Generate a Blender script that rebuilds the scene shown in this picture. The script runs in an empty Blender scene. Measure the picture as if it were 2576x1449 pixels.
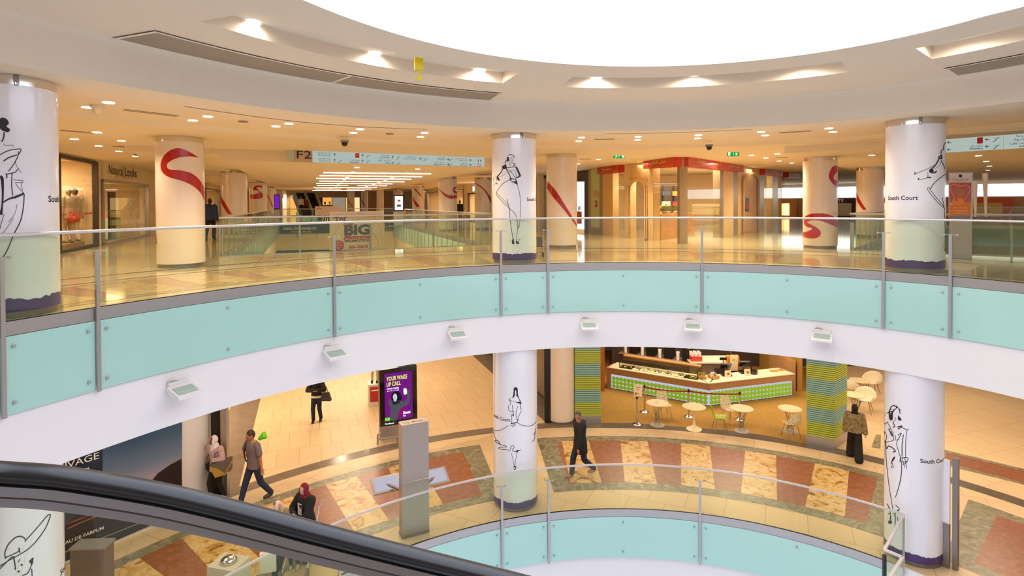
import bpy, math, random, unicodedata
from mathutils import Vector as V, Matrix
from mathutils.geometry import tessellate_polygon
rnd=random.Random(11)
SC=bpy.context.scene; COL=SC.collection
R=math.radians; PI=math.pi
# ---------------------------------------------------------------- camera model (pixels of the 2576x1449 frame)
F=1450.0; CX=1288.0; PIT=0.0139; ROLL=0.005; CY=511+F*math.tan(PIT); H=1.46
_c,_s=math.cos(ROLL),math.sin(ROLL); _cp,_sp=math.cos(PIT),math.sin(PIT)
CR=V((_c,0,-_s)); CU=V((_s*_cp,_sp,_c*_cp)); CF=V((-_s*_sp,_cp,-_c*_sp))
CAM=V((0,0,H))
def ray(px,py): return CF+CR*((px-CX)/F)-CU*((py-CY)/F)
def U(px,py,z):
    d=ray(px,py); return CAM+d*((z-H)/d.z)
def UY(px,py,Y):
    d=ray(px,py); return CAM+d*(Y/d.y)
def plane(p0,n):
    p0=V(p0); n=V(n)
    def f(px,py):
        d=ray(px,py); return CAM+d*((p0-CAM).dot(n)/d.dot(n))
    return f
def vplane(a,b,off=0.0):          # vertical plane through two points, moved off towards the camera
    a=V(a); b=V(b); n=V((b-a).to_2d().to_tuple()+(0,)); n=V((n.y,-n.x,0)).normalized()
    if (CAM-a).dot(n)<0: n=-n
    f=plane(a+n*off,n); f.n=n; return f
def cyl(c,r,off=0.003):
    cx,cy=c[0],c[1]; rr=r+off
    def f(px,py):
        d=ray(px,py); a=d.x*d.x+d.y*d.y; b=-(d.x*cx+d.y*cy); cc=cx*cx+cy*cy-rr*rr
        q=b*b-a*cc; t=(-b-math.sqrt(q))/a if q>0 else -b/a
        p=CAM+d*t
        if q<=0:
            e=V((p.x-cx,p.y-cy,0)); e.normalize(); p=V((cx+e.x*rr,cy+e.y*rr,p.z))
        return p
    return f
# ---------------------------------------------------------------- materials
def lin(h):
    if isinstance(h,tuple): return h if len(h)==4 else h+(1,)
    h=h.lstrip('#'); o=[]
    for i in (0,2,4):
        c=int(h[i:i+2],16)/255; o.append(c/12.92 if c<=.04045 else ((c+.055)/1.055)**2.4)
    return (*o,1)
def newmat(n):
    m=bpy.data.materials.new(n); m.use_nodes=True; nt=m.node_tree; nt.nodes.clear(); return m,nt
def N(nt,t,**k):
    n=nt.nodes.new(t)
    for a,b in k.items(): setattr(n,a,b)
    return n
def pbr(name,hexc,rough=.5,metal=0,es=0,ehex=None,coat=0,spec=.5,var=0,scale=8,bump=0):
    m,nt=newmat(name); b=N(nt,'ShaderNodeBsdfPrincipled'); o=N(nt,'ShaderNodeOutputMaterial'); nt.links.new(b.outputs[0],o.inputs[0])
    b.inputs['Base Color'].default_value=lin(hexc); b.inputs['Roughness'].default_value=rough; b.inputs['Metallic'].default_value=metal
    b.inputs['Specular IOR Level'].default_value=spec; b.inputs['Coat Weight'].default_value=coat; b.inputs['Coat Roughness'].default_value=.05
    if es: b.inputs['Emission Color'].default_value=lin(ehex or hexc); b.inputs['Emission Strength'].default_value=es
    if var or bump:
        tc=N(nt,'ShaderNodeTexCoord'); no=N(nt,'ShaderNodeTexNoise'); no.inputs['Scale'].default_value=scale; no.inputs['Detail'].default_value=5
        nt.links.new(tc.outputs['Object'],no.inputs['Vector'])
        if var:
            c=lin(hexc); r=N(nt,'ShaderNodeValToRGB'); e=r.color_ramp.elements
            e[0].position=.3; e[1].position=.7
            e[0].color=tuple(x*(1-var) for x in c[:3])+(1,); e[1].color=tuple(min(1,x*(1+var)) for x in c[:3])+(1,)
            nt.links.new(no.outputs[0],r.inputs[0]); nt.links.new(r.outputs[0],b.inputs['Base Color'])
        if bump:
            bu=N(nt,'ShaderNodeBump'); bu.inputs['Strength'].default_value=bump; bu.inputs['Distance'].default_value=.01
            nt.links.new(no.outputs[0],bu.inputs['Height']); nt.links.new(bu.outputs[0],b.inputs['Normal'])
    return m
def emit(name,hexc,s):
    m,nt=newmat(name); e=N(nt,'ShaderNodeEmission'); o=N(nt,'ShaderNodeOutputMaterial'); nt.links.new(e.outputs[0],o.inputs[0])
    e.inputs[0].default_value=lin(hexc); e.inputs[1].default_value=s; return m
def glassmat(name,tint,refl=.06):
    m,nt=newmat(name); t=N(nt,'ShaderNodeBsdfTransparent'); g=N(nt,'ShaderNodeBsdfGlossy'); mx=N(nt,'ShaderNodeMixShader')
    o=N(nt,'ShaderNodeOutputMaterial')
    t.inputs[0].default_value=lin(tint); g.inputs['Roughness'].default_value=.02; g.inputs[0].default_value=(.95,1,.98,1)
    ge=N(nt,'ShaderNodeNewGeometry'); dt=N(nt,'ShaderNodeVectorMath',operation='DOT_PRODUCT'); nt.links.new(ge.outputs['Incoming'],dt.inputs[0]); nt.links.new(ge.outputs['Normal'],dt.inputs[1])
    ab=N(nt,'ShaderNodeMath',operation='ABSOLUTE'); nt.links.new(dt.outputs['Value'],ab.inputs[0])
    om=N(nt,'ShaderNodeMath',operation='SUBTRACT'); om.inputs[0].default_value=1; nt.links.new(ab.outputs[0],om.inputs[1])
    pw=N(nt,'ShaderNodeMath',operation='POWER'); pw.inputs[1].default_value=5; nt.links.new(om.outputs[0],pw.inputs[0])
    ml=N(nt,'ShaderNodeMath',operation='MULTIPLY_ADD'); nt.links.new(pw.outputs[0],ml.inputs[0]); ml.inputs[1].default_value=.6; ml.inputs[2].default_value=refl*.6; ml.use_clamp=True
    nt.links.new(ml.outputs[0],mx.inputs[0]); nt.links.new(t.outputs[0],mx.inputs[1]); nt.links.new(g.outputs[0],mx.inputs[2]); nt.links.new(mx.outputs[0],o.inputs[0])
    return m
# ---------------------------------------------------------------- mesh builder
ORG={}
class MB:
    def __init__(s): s.v=[]; s.f=[]; s.m=[]
    def add(s,vs,fs,m):
        b=len(s.v); s.v+= [tuple(p) for p in vs]
        for f in fs: s.f.append(tuple(b+i for i in f)); s.m.append(m)
        return s
    def poly(s,pts,m): return s.add(pts,[tuple(range(len(pts)))],m)
    def box(s,c,d,m,rz=0,ax=None):
        c=V(c); hx,hy,hz=d[0]/2,d[1]/2,d[2]/2
        if ax: X,Y,Z=[V(a) for a in ax]
        else: X=V((math.cos(rz),math.sin(rz),0)); Y=V((-math.sin(rz),math.cos(rz),0)); Z=V((0,0,1))
        p=[c+X*(hx*i)+Y*(hy*j)+Z*(hz*k) for k in (-1,1) for j in (-1,1) for i in (-1,1)]
        return s.add(p,[(0,2,3,1),(4,5,7,6),(0,1,5,4),(2,6,7,3),(0,4,6,2),(1,3,7,5)],m)
    def bar(s,a,b,w,h,m,up=(0,0,1)):   # box along a-b
        a=V(a); b=V(b); x=(b-a); L=x.length; x.normalize(); up=V(up); y=up.cross(x)
        if y.length<1e-6: y=V((1,0,0)).cross(x)
        y.normalize(); z=x.cross(y); return s.box((a+b)/2,(L,w,h),m,ax=(x,y,z))
    def tube(s,pts,r,m,n=10,cap=True,flat=None):
        pts=[V(p) for p in pts]; k=len(pts); rs=r if isinstance(r,(list,tuple)) else [r]*k
        b=len(s.v); prev=None
        for i,p in enumerate(pts):
            t=(pts[min(i+1,k-1)]-pts[max(i-1,0)]); t.normalize()
            if prev is None:
                a=V((0,0,1)) if abs(t.z)<.9 else V((1,0,0)); x=a.cross(t); x.normalize()
            else:
                x=prev-t*prev.dot(t); x.normalize()
            y=t.cross(x); prev=x
            fl=flat or 1
            for j in range(n):
                a=2*PI*j/n; s.v.append(tuple(p+x*(math.cos(a)*rs[i])+y*(math.sin(a)*rs[i]*fl)))
        for i in range(k-1):
            for j in range(n):
                q=(j+1)%n; s.f.append((b+i*n+j,b+i*n+q,b+(i+1)*n+q,b+(i+1)*n+j)); s.m.append(m)
        if cap:
            s.f.append(tuple(b+j for j in reversed(range(n)))); s.m.append(m)
            s.f.append(tuple(b+(k-1)*n+j for j in range(n))); s.m.append(m)
        return s
    def lathe(s,prof,m,c=(0,0,0),n=24,a0=0,a1=None,sx=1,sy=1):
        full=a1 is None; a1=2*PI if full else a1; b=len(s.v); nn=n if full else n+1
        for r,z in prof:
            for j in range(nn):
                a=a0+(a1-a0)*j/n; s.v.append((c[0]+r*math.cos(a)*sx,c[1]+r*math.sin(a)*sy,c[2]+z))
        for i in range(len(prof)-1):
            for j in range(n):
                q=(j+1)%nn; s.f.append((b+i*nn+j,b+i*nn+q,b+(i+1)*nn+q,b+(i+1)*nn+j)); s.m.append(m)
        return s
    def cylz(s,c,r,z0,z1,m,n=20): return s.lathe([(0,z0),(r,z0),(r,z1),(0,z1)],m,(c[0],c[1],0),n)
    def disc(s,c,r,m,n=20,nrm=None,sy=1):
        return s.poly([(c[0]+r*math.cos(2*PI*j/n),c[1]+r*sy*math.sin(2*PI*j/n),c[2]) for j in range(n)],m)
    def ball(s,c,r,m,n=12,k=8,M3=None):
        rx,ry,rz=r if isinstance(r,(tuple,list)) else (r,r,r); b=len(s.v); c=V(c)
        T=M3 or Matrix.Identity(3)
        s.v.append(tuple(c+T@V((0,0,-rz))))
        for i in range(1,k):
            ph=PI*i/k-PI/2
            for j in range(n):
                a=2*PI*j/n; s.v.append(tuple(c+T@V((rx*math.cos(ph)*math.cos(a),ry*math.cos(ph)*math.sin(a),rz*math.sin(ph)))))
        s.v.append(tuple(c+T@V((0,0,rz)))); top=len(s.v)-1
        for j in range(n): s.f.append((b,b+1+(j+1)%n,b+1+j)); s.m.append(m)
        for i in range(k-2):
            for j in range(n):
                q=(j+1)%n; o=b+1+i*n; s.f.append((o+j,o+q,o+n+q,o+n+j)); s.m.append(m)
        o=b+1+(k-2)*n
        for j in range(n): s.f.append((o+j,o+(j+1)%n,top)); s.m.append(m)
        return s
    def prism(s,poly,z0,z1,m,top=None):   # vertical prism of a 2-D polygon
        n=len(poly); b=[(p[0],p[1],z0) for p in poly]; t=[(p[0],p[1],z1) for p in poly]
        tri=[tuple(x) for x in tessellate_polygon([[V((p[0],p[1],0)) for p in poly]])]
        s.add(b,tri,m); s.add(t,tri,top or m)
        return s.add(b+t,[(i,(i+1)%n,n+(i+1)%n,n+i) for i in range(n)],m)
    def sheet(s,loops,z,m):               # flat polygon with holes
        pts=[V((p[0],p[1],0)) for l in loops for p in l]
        tri=tessellate_polygon([[V((p[0],p[1],0)) for p in l] for l in loops])
        return s.add([(p.x,p.y,z) for p in pts],[tuple(t) for t in tri],m)
    def grid(s,fn,nu,nv,m,cu=False):
        b=len(s.v)
        for i in range(nu+1):
            for j in range(nv+1): s.v.append(tuple(fn(i/nu,j/nv)))
        for i in range(nu):
            for j in range(nv):
                a=b+i*(nv+1)+j; s.f.append((a,a+1,a+nv+2,a+nv+1)); s.m.append(m)
        return s
    # --- pictures laid on a real surface through the px -> point function
    def stroke(s,pts,w,surf,m,sub=6):
        P=smooth2(pts,sub); k=len(P); ws=w if isinstance(w,(list,tuple)) else None; L=[]; Rr=[]
        for i in range(k):
            a=P[max(i-1,0)]; b=P[min(i+1,k-1)]; dx,dy=b[0]-a[0],b[1]-a[1]; l=math.hypot(dx,dy) or 1
            if ws:
                t=i/(k-1)*(len(ws)-1); i0=min(int(t),len(ws)-2) if len(ws)>1 else 0; wi=ws[i0]+(ws[min(i0+1,len(ws)-1)]-ws[i0])*(t-i0)
            else: wi=w
            nx,ny=-dy/l*wi/2,dx/l*wi/2; L.append(surf(P[i][0]+nx,P[i][1]+ny)); Rr.append(surf(P[i][0]-nx,P[i][1]-ny))
        return s.add(L+Rr,[(i,i+1,k+i+1,k+i) for i in range(k-1)],m)
    def band(s,A,B,surf,m,sub=6,nv=4):    # filled shape between two pixel curves
        a=smooth2(A,sub) if len(A)>2 else [tuple(A[0][j]+(A[1][j]-A[0][j])*i/12 for j in (0,1)) for i in range(13)]
        b=smooth2(B,sub) if len(B)>2 else [tuple(B[0][j]+(B[1][j]-B[0][j])*i/12 for j in (0,1)) for i in range(13)]
        def at(c,t):
            x=t*(len(c)-1); i=min(int(x),len(c)-2); f=x-i; return c[i][0]+(c[i+1][0]-c[i][0])*f,c[i][1]+(c[i+1][1]-c[i][1])*f
        n=max(len(a),len(b))-1
        def fn(u,v):
            p=at(a,u); q=at(b,u); return surf(p[0]+(q[0]-p[0])*v,p[1]+(q[1]-p[1])*v)
        return s.grid(fn,n,nv,m)
    def blob(s,pts,surf,m,sub=4,closed=True):
        P=smooth2(pts+[pts[0]],sub)[:-1] if sub>1 else pts
        tri=tessellate_polygon([[V((p[0],p[1],0)) for p in P]])
        return s.add([surf(*p) for p in P],[tuple(t) for t in tri],m)
    def quad(s,pts,surf,m,nu=1,nv=1):     # px quad tl,tr,br,bl
        def fn(u,v):
            x=[(pts[0][i]*(1-u)+pts[1][i]*u)*(1-v)+(pts[3][i]*(1-u)+pts[2][i]*u)*v for i in (0,1)]; return surf(*x)
        return s.grid(fn,nu,nv,m)
    def text(s,st,a,b,h,surf,m,bold=0,shear=0,fit=True):   # baseline px a->b, cap height h px
        vs,fs,w=glyphs(st,bold,shear); dx,dy=b[0]-a[0],b[1]-a[1]
        up=(0,-h/.727) if not isinstance(h,tuple) else (h[0]/.727,h[1]/.727)
        return s.add([surf(a[0]+dx*x/w+up[0]*y,a[1]+dy*x/w+up[1]*y) for x,y in vs],fs,m)
    def text3(s,st,o,ex,ey,m,size=1,bold=0,align=0,shear=0,width=None):  # text on axes; size = cap height
        vs,fs,w=glyphs(st,bold,shear); k=size/.727; kx=width/w if width else k; o=V(o); ex=V(ex); ey=V(ey)
        return s.add([o+ex*((x-align*w)*kx)+ey*(y*k) for x,y in vs],fs,m)
    def build(s,name,parent=None,smooth=35,org=None):
        me=bpy.data.meshes.new(name)
        if parent is not None: o=ORG[parent.name]
        elif org is not None: o=V(org)
        else:
            xs=[p[0] for p in s.v]; ys=[p[1] for p in s.v]; zs=[p[2] for p in s.v]
            o=V(((min(xs)+max(xs))/2,(min(ys)+max(ys))/2,min(zs)))
        me.from_pydata([(p[0]-o.x,p[1]-o.y,p[2]-o.z) for p in s.v],[],s.f)
        mats=[]; idx=[]
        for m in s.m:
            if m not in mats: mats.append(m)
            idx.append(mats.index(m))
        for m in mats: me.materials.append(m)
        me.polygons.foreach_set('material_index',idx)
        if smooth:
            me.polygons.foreach_set('use_smooth',[True]*len(me.polygons)); me.set_sharp_from_angle(angle=R(smooth))
        me.validate(); me.update()
        ob=bpy.data.objects.new(name,me); COL.objects.link(ob); ORG[ob.name]=o
        if parent is not None: ob.parent=parent
        else: ob.location=o
        return ob
def smooth2(P,sub):
    if sub<=1 or len(P)<3:
        return [tuple(p) for p in P] if len(P)>2 or sub<=1 else [tuple(P[0][j]+(P[-1][j]-P[0][j])*i/8 for j in (0,1)) for i in range(9)]
    o=[]; n=len(P)
    for i in range(n-1):
        p0,p1,p2,p3=P[max(i-1,0)],P[i],P[i+1],P[min(i+2,n-1)]
        for k in range(sub):
            t=k/sub; o.append(tuple(.5*(2*p1[j]+(p2[j]-p0[j])*t+(2*p0[j]-5*p1[j]+4*p2[j]-p3[j])*t*t+(3*p1[j]-p0[j]-3*p2[j]+p3[j])*t**3) for j in range(len(p1))))
    o.append(tuple(P[-1])); return o
_G={}
def glyphs(st,bold=0,shear=0):
    k=(st,bold,shear)
    if k not in _G:
        cu=bpy.data.curves.new('t','FONT'); cu.body=st; cu.size=1; cu.offset=bold; cu.shear=shear; cu.resolution_u=3
        ob=bpy.data.objects.new('t',cu); COL.objects.link(ob); dg=bpy.context.evaluated_depsgraph_get()
        me=bpy.data.meshes.new_from_object(ob.evaluated_get(dg)); vs=[(v.co.x,v.co.y) for v in me.vertices]; fs=[tuple(p.vertices) for p in me.polygons]
        bpy.data.objects.remove(ob); bpy.data.curves.remove(cu); bpy.data.meshes.remove(me)
        x0=min((v[0] for v in vs),default=0); x1=max((v[0] for v in vs),default=1)
        _G[k]=([(x-x0,y) for x,y in vs],fs,(x1-x0) or 1)
    return _G[k]
_AR={}
for c in range(0xFE80,0xFEFD):
    d=unicodedata.decomposition(chr(c)).split()
    if len(d)==2: _AR.setdefault(chr(int(d[1],16)),{})[d[0]]=chr(c)
def arabic(t):                            # joined letter forms, in left-to-right drawing order
    o=[]
    for i,ch in enumerate(t):
        f=_AR.get(ch)
        if not f: o.append(ch); continue
        pv=i>0 and '<initial>' in _AR.get(t[i-1],{}); nx='<initial>' in f and i+1<len(t) and '<final>' in _AR.get(t[i+1],{})
        o.append(f.get('<medial>' if pv and nx else '<final>' if pv else '<initial>' if nx else '<isolated>',ch))
    return ''.join(reversed(o))
# ---------------------------------------------------------------- objects
def tag(o,label,cat,group=None,kind=None):
    o['label']=label; o['category']=cat
    if group: o['group']=group
    if kind: o['kind']=kind
    return o
def thing(name,loc,label,cat,group=None,kind=None):
    o=bpy.data.objects.new(name,None); COL.objects.link(o); o.location=V(loc); o.empty_display_size=.2; ORG[o.name]=V(loc)
    return tag(o,label,cat,group,kind)
def struct(mb,name,**k):
    o=mb.build(name,**k); o['kind']='structure'; return o
def dup(r,loc,rz=0,label=None,group=None,scale=None):
    def cp(o,p):
        c=o.copy(); COL.objects.link(c)
        if p: c.parent=p
        for ch in o.children: cp(ch,c)
        return c
    c=cp(r,None); c.location=V(loc); c.rotation_euler=(0,0,rz)
    if scale: c.scale=(scale,)*3
    if label: c['label']=label
    if group: c['group']=group
    return c
ORD='first second third fourth fifth sixth seventh eighth ninth tenth eleventh twelfth thirteenth fourteenth fifteenth sixteenth seventeenth eighteenth nineteenth twentieth'.split()
# ---------------------------------------------------------------- the plan: atrium ring and corridor axes
ZF=-6.0; ZC=3.15; ZR=3.75
AC=V((1.9,4.9,0))
def S(th):
    t=max(-1.05,min(1.35,th-PI/2)); return 1-.0748*t-.054*t*t+.06*t**3
def E(th,k,z=0.0):
    r=k*S(th); return V((AC.x+r*math.cos(th),AC.y+r*math.sin(th),z))
def theta(p): return math.atan2(p.y-AC.y,p.x-AC.x)
def kof(p): return math.hypot(p.x-AC.x,p.y-AC.y)/S(theta(p))
KE2=9.13; KE1=9.05; KCF=8.66; KCO=4.83
D=V((-.334,.9426,0)); NN=V((.9426,.334,0))         # corridor direction and its right hand side
def Q(s,l,z=0.0): return NN*s+D*l+V((0,0,z))
EE=V((.629,.777,0)); EN=V((.777,-.629,0))          # right wing direction and its right hand side
# ================================================================ materials
white=pbr('white_paint','#efe9e8',.55); cream=pbr('cream_paint','#ecd9b8',.6)
ceilm=pbr('ceiling_paint','#ead8bb',.65); ringm=pbr('ring_ceiling_paint','#e8dac6',.65)
steel=pbr('brushed_steel','#b5afac',.36,.7); steeld=pbr('dark_steel','#8d857f',.4,.75); chrome=pbr('chrome','#d6d0c8',.14,1); rail=pbr('rail_alu','#d3cccb',.35,.35)
black=pbr('black_plastic','#16130f',.35); blackg=pbr('black_gloss','#0d0c0d',.08); dark=pbr('dark_paint','#3a322c',.5); grout=pbr('grout','#5c5248',.8)
clear=glassmat('clear_glass','#f7faf0',.04); shopglass=glassmat('shop_glass','#f8f6ee',.05); greeng=glassmat('green_tint_glass','#cdeed8',.06)
aqua=pbr('aqua_glass','#b0dcd0',.12,coat=.6,spec=.5); wrap=pbr('column_wrap','#efeaec',.13,spec=.5,coat=.3); creamcol=pbr('column_cream','#e6d7c8',.13,coat=.3)
purple=pbr('purple_ink','#4b2f69',.4); ink=pbr('dark_ink','#251d2c',.4); red=pbr('ribbon_red','#b01712',.2,coat=.3); redd=pbr('ribbon_dark_red','#8c1512',.25,coat=.3)
lampw=emit('lamp_glow','#fff4e2',14); screenw=emit('lit_white','#f4f8ff',1.6); signlit=emit('sign_lit','#d8e8e0',.5)
def tilemat(name,c1,c2,mort,rot,w,h,rough,off=.5,ms=.006):
    m,nt=newmat(name); b=N(nt,'ShaderNodeBsdfPrincipled'); o=N(nt,'ShaderNodeOutputMaterial'); nt.links.new(b.outputs[0],o.inputs[0])
    g=N(nt,'ShaderNodeNewGeometry'); mp=N(nt,'ShaderNodeMapping'); mp.inputs['Rotation'].default_value=(0,0,rot); br=N(nt,'ShaderNodeTexBrick'); br.offset=off
    nt.links.new(g.outputs['Position'],mp.inputs[0]); nt.links.new(mp.outputs[0],br.inputs[0])
    br.inputs['Color1'].default_value=lin(c1); br.inputs['Color2'].default_value=lin(c2); br.inputs['Mortar'].default_value=lin(mort); br.inputs['Scale'].default_value=1
    br.inputs['Mortar Size'].default_value=ms; br.inputs['Mortar Smooth'].default_value=0; br.inputs['Brick Width'].default_value=w; br.inputs['Row Height'].default_value=h
    nt.links.new(br.outputs[0],b.inputs['Base Color']); b.inputs['Roughness'].default_value=rough; return m
aD=-math.atan2(NN.y,NN.x)
tile1=tilemat('beige_tile','#dfc196','#dabb90','#a88c62',aD,.62,1.25,.42)
tilediag=tilemat('beige_tile_diagonal','#dcc095','#d6ba8f','#a98d62',aD+PI/4,.9,.9,.36,.5)
tile2=tilemat('upper_beige_tile','#dccaa6','#d7c5a0','#b9a47c',aD,1.2,1.2,.07,0)
def marble(name,stops,scale,rough,detail=8,dist=2.0,vor=0):
    m,nt=newmat(name); b=N(nt,'ShaderNodeBsdfPrincipled'); o=N(nt,'ShaderNodeOutputMaterial'); nt.links.new(b.outputs[0],o.inputs[0]); g=N(nt,'ShaderNodeNewGeometry')
    no=N(nt,'ShaderNodeTexNoise'); no.inputs['Scale'].default_value=scale; no.inputs['Detail'].default_value=detail; no.inputs['Distortion'].default_value=dist; no.inputs['Roughness'].default_value=.62
    nt.links.new(g.outputs['Position'],no.inputs['Vector']); r=N(nt,'ShaderNodeValToRGB'); e=r.color_ramp.elements
    e[0].position=stops[0][0]; e[0].color=lin(stops[0][1]); e[1].position=stops[-1][0]; e[1].color=lin(stops[-1][1])
    for p,c in stops[1:-1]: e.new(p).color=lin(c)
    nt.links.new(no.outputs[0],r.inputs[0]); nt.links.new(r.outputs[0],b.inputs['Base Color']); b.inputs['Roughness'].default_value=rough; return m
mY=marble('gold_marble',[(.30,'#5e3a18'),(.385,'#a8742f'),(.44,'#c79a52'),(.52,'#d3b072'),(.58,'#d9bd8a'),(.64,'#b98840'),(.74,'#7d5222')],2.3,.3,10,1.6)
mR=marble('red_granite',[(.3,'#7f4a2e'),(.5,'#935a3a'),(.62,'#9b6444'),(.75,'#b07f5f')],7,.3,10,.3)
mG=marble('green_grey_marble',[(.3,'#5d5a45'),(.46,'#7e775d'),(.58,'#948b70'),(.72,'#b7a98a')],2.6,.32,8,3)
mD=pbr('dark_stone','#7d6d5f',.16,var=.08,scale=3); mBk=pbr('grey_stone','#6e645a',.15,var=.1,scale=4)
mY2=marble('upper_gold_marble',[(.35,'#b09562'),(.5,'#c5ae80'),(.62,'#d0bd95')],2,.07); mR2=marble('upper_rose_granite',[(.35,'#a98467'),(.6,'#b8957a')],4,.07,8,.5); mG2=pbr('upper_border_stone','#b3a481',.07)
carpet=marble('mustard_carpet',[(.35,'#7d5a22'),(.5,'#a87d33'),(.65,'#c49c50')],55,.95,3,0)
# ================================================================ floors, slabs, ceilings (the setting)
TW=[R(15+i*180/72) for i in range(73)]
def ringsec(mb,k0,k1,a0,a1,z,m,n=None,z1=None):
    n=n or max(2,int(abs(a1-a0)/2.5)+1); A=[R(a0+(a1-a0)*i/n) for i in range(n+1)]
    p=[E(a,k0,z) for a in A]; q=[E(a,k1,z if z1 is None else z1) for a in A]
    return mb.add(p+q,[(i,i+1,n+1+i+1,n+1+i) for i in range(n)],m)
full=[R(i*4) for i in range(90)]
def loop(k): return [tuple(E(a,k)[:2]) for a in full]
WELL=[Q(-2.32,17.95),Q(6.07,19.36),Q(6.4,46),Q(-2.25,47.5)]
# right-hand well beyond the wing's front rail
PA=V((10.2,17.35,0)); PB=PA+EN*11; RW=[PA,PB,PB+EE*24,PA+EE*24]
OUT=[(-34,-14),(48,-14),(48,74),(-40,74)]
def pattern(mb,z,ks,secs,my,mr,mg,centres,w):
    kb0,k0,k1,kb1=ks
    for a0,a1 in secs:
        ringsec(mb,kb0,k0,a0,a1,z+.003,mg); ringsec(mb,k1,kb1,a0,a1,z+.003,mg); ringsec(mb,k0,k1,a0,a1,z+.003,mr)
        for a in (a0,a1):       # end borders
            s=1 if a==a0 else -1; ringsec(mb,kb0,kb1,a,a+s*2.6*(1 if a0<a1 else -1),z+.004,mg,2)
        for c in centres:
            if min(a0,a1)+3<c<max(a0,a1)-3:
                u=E(R(c),1)-AC; u.z=0; u.normalize(); n=V((-u.y,u.x,0))*w/2; p=E(R(c),k0); q=E(R(c),k1)
                mb.poly([(*(x.xy),z+.005) for x in (p+n,p-n,q-n,q+n)],my)
CEN=[89.8+8.0*i for i in range(-8,9)]
f=MB(); f.sheet([OUT,loop(KE1)],ZF,tile1)
ringsec(f,KE1,14.2,15,178,ZF+.0015,tilediag); ringsec(f,14.15,14.62,88,178,ZF+.003,mD); ringsec(f,14.05,14.5,15,88,ZF+.003,mBk)
pattern(f,ZF,(9.95,10.33,13.05,13.4),[(102.9,172),(95,50.5),(44.8,16)],mY,mR,mG,CEN,.84)
struct(f,'floor')
f=MB(); f.sheet([OUT,loop(KE2),[tuple(p[:2]) for p in WELL],[tuple(p[:2]) for p in RW]],0,tile2)
pattern(f,0,(9.55,9.8,11.85,12.05),[(104.5,178),(97,50),(43,16)],mY2,mR2,mG2,[c+3 for c in CEN],.95)
ringsec(f,12.28,12.4,15,178,.003,mD); ringsec(f,13.38,13.52,15,178,.003,mD)
struct(f,'floor_upper')
# lower ceiling = underside of the slab; white fascia of the slab round the void
f=MB(); f.sheet([OUT,loop(KE2+.02),[tuple(p[:2]) for p in WELL],[tuple(p[:2]) for p in RW]],-2.07,white); struct(f,'ceiling_lower')
f=MB(); ringsec(f,KE2+.02,KE2+.02,0,360,-2.07,white,120,z1=-.02); struct(f,'wall_upper_fascia',smooth=60)
f=MB(); ringsec(f,KE1+.03,KE1+.03,0,360,-8.4,white,120,z1=ZF-.02); struct(f,'wall_lower_fascia',smooth=60)
# ring ceiling with recessed trays and curved edge
TRL=math.degrees(theta(U(474,58,ZR)))
def ring_ceiling():
    f=MB(); k0,k1=5.68,6.66; tr=[(TRL,108.6),(98,52.6),(42.2,15)]
    A=[]
    for i in range(0,361): A.append(float(i))
    for a,b in tr: A+= [a,b]
    A=sorted(set(A)); zt=ZR+.2
    for a,b in zip(A,A[1:]):
        mid=(a+b)/2; t=any(y<mid<x for x,y in tr)
        if not t: ringsec(f,KCO,8.47,a,b,ZR,ringm,1)
        else:
            ringsec(f,KCO,k0,a,b,ZR,ringm,1); ringsec(f,k0,k0,a,b,ZR,ringm,1,z1=zt); ringsec(f,k0,k1-.02,a,b,zt,ringm,1); ringsec(f,k1-.02,k1,a,b,zt,ringm,1,z1=ZR); ringsec(f,k1,8.47,a,b,ZR,ringm,1)
        for j in range(10):      # curved drop to the outer ceiling
            t0,t1=j/10*PI/2,(j+1)/10*PI/2
            kk=lambda t:8.47+(KCF-8.47)*math.sin(t); zz=lambda t:ZC+(ZR-ZC)*math.cos(t)
            ringsec(f,kk(t0),kk(t1),a,b,zz(t0),ringm,1,z1=zz(t1))
    for x,y in tr:
        for a in (x,y):
            if 16<a<174: f.poly([E(R(a),k0,ZR),E(R(a),k1,ZR),E(R(a),k1,zt),E(R(a),k0,zt)],ringm)
    struct(f,'ceiling_ring',smooth=40)
ring_ceiling()
BUL=[Q(-9,17.7),Q(9.2,20.1)]         # bulkhead line over the corridor mouth
f=MB(); ringsec(f,KCF,12.0,0,360,ZC,ceilm,120); ringsec(f,12.0,12.12,0,360,ZC,ceilm,120,z1=ZC-.1); f.sheet([OUT,loop(12.12)],ZC-.1,ceilm); struct(f,'ceiling')
# corridor ceiling: lower middle, side aisles with lit coves
f=MB(); zc=2.73; za=2.9
b0=Q(-2.4,17.6); 
def cq(s,l): return tuple(Q(s,l)[:2])
f.prism([cq(-2.35,18.3),cq(6.4,19.75),cq(6.4,59),cq(-2.35,59)],zc,ZC-.1,ceilm)
f.prism([cq(-4.6,17.95),cq(-2.35,18.3),cq(-2.35,59),cq(-4.6,59)],za,ZC-.1,ceilm)
for l in range(24,58,6): f.prism([cq(-4.6,l),cq(-2.9,l+1.2),cq(-2.9,l+1.6),cq(-4.6,l+.4)],za-.1,za,ceilm)
f.prism([cq(6.4,19.75),cq(7.4,19.95),cq(7.4,59),cq(6.4,59)],za,ZC-.1,ceilm)
struct(f,'ceiling_corridor')
# the drop over the right wing
w0=V((7.9,16.7,0)); f=MB(); q=[w0,w0+EN*14,w0+EN*14+EE*34,w0+EE*34]; f.prism([tuple(p[:2]) for p in q],2.86,ZC-.1,ceilm); struct(f,'ceiling_wing')
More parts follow.
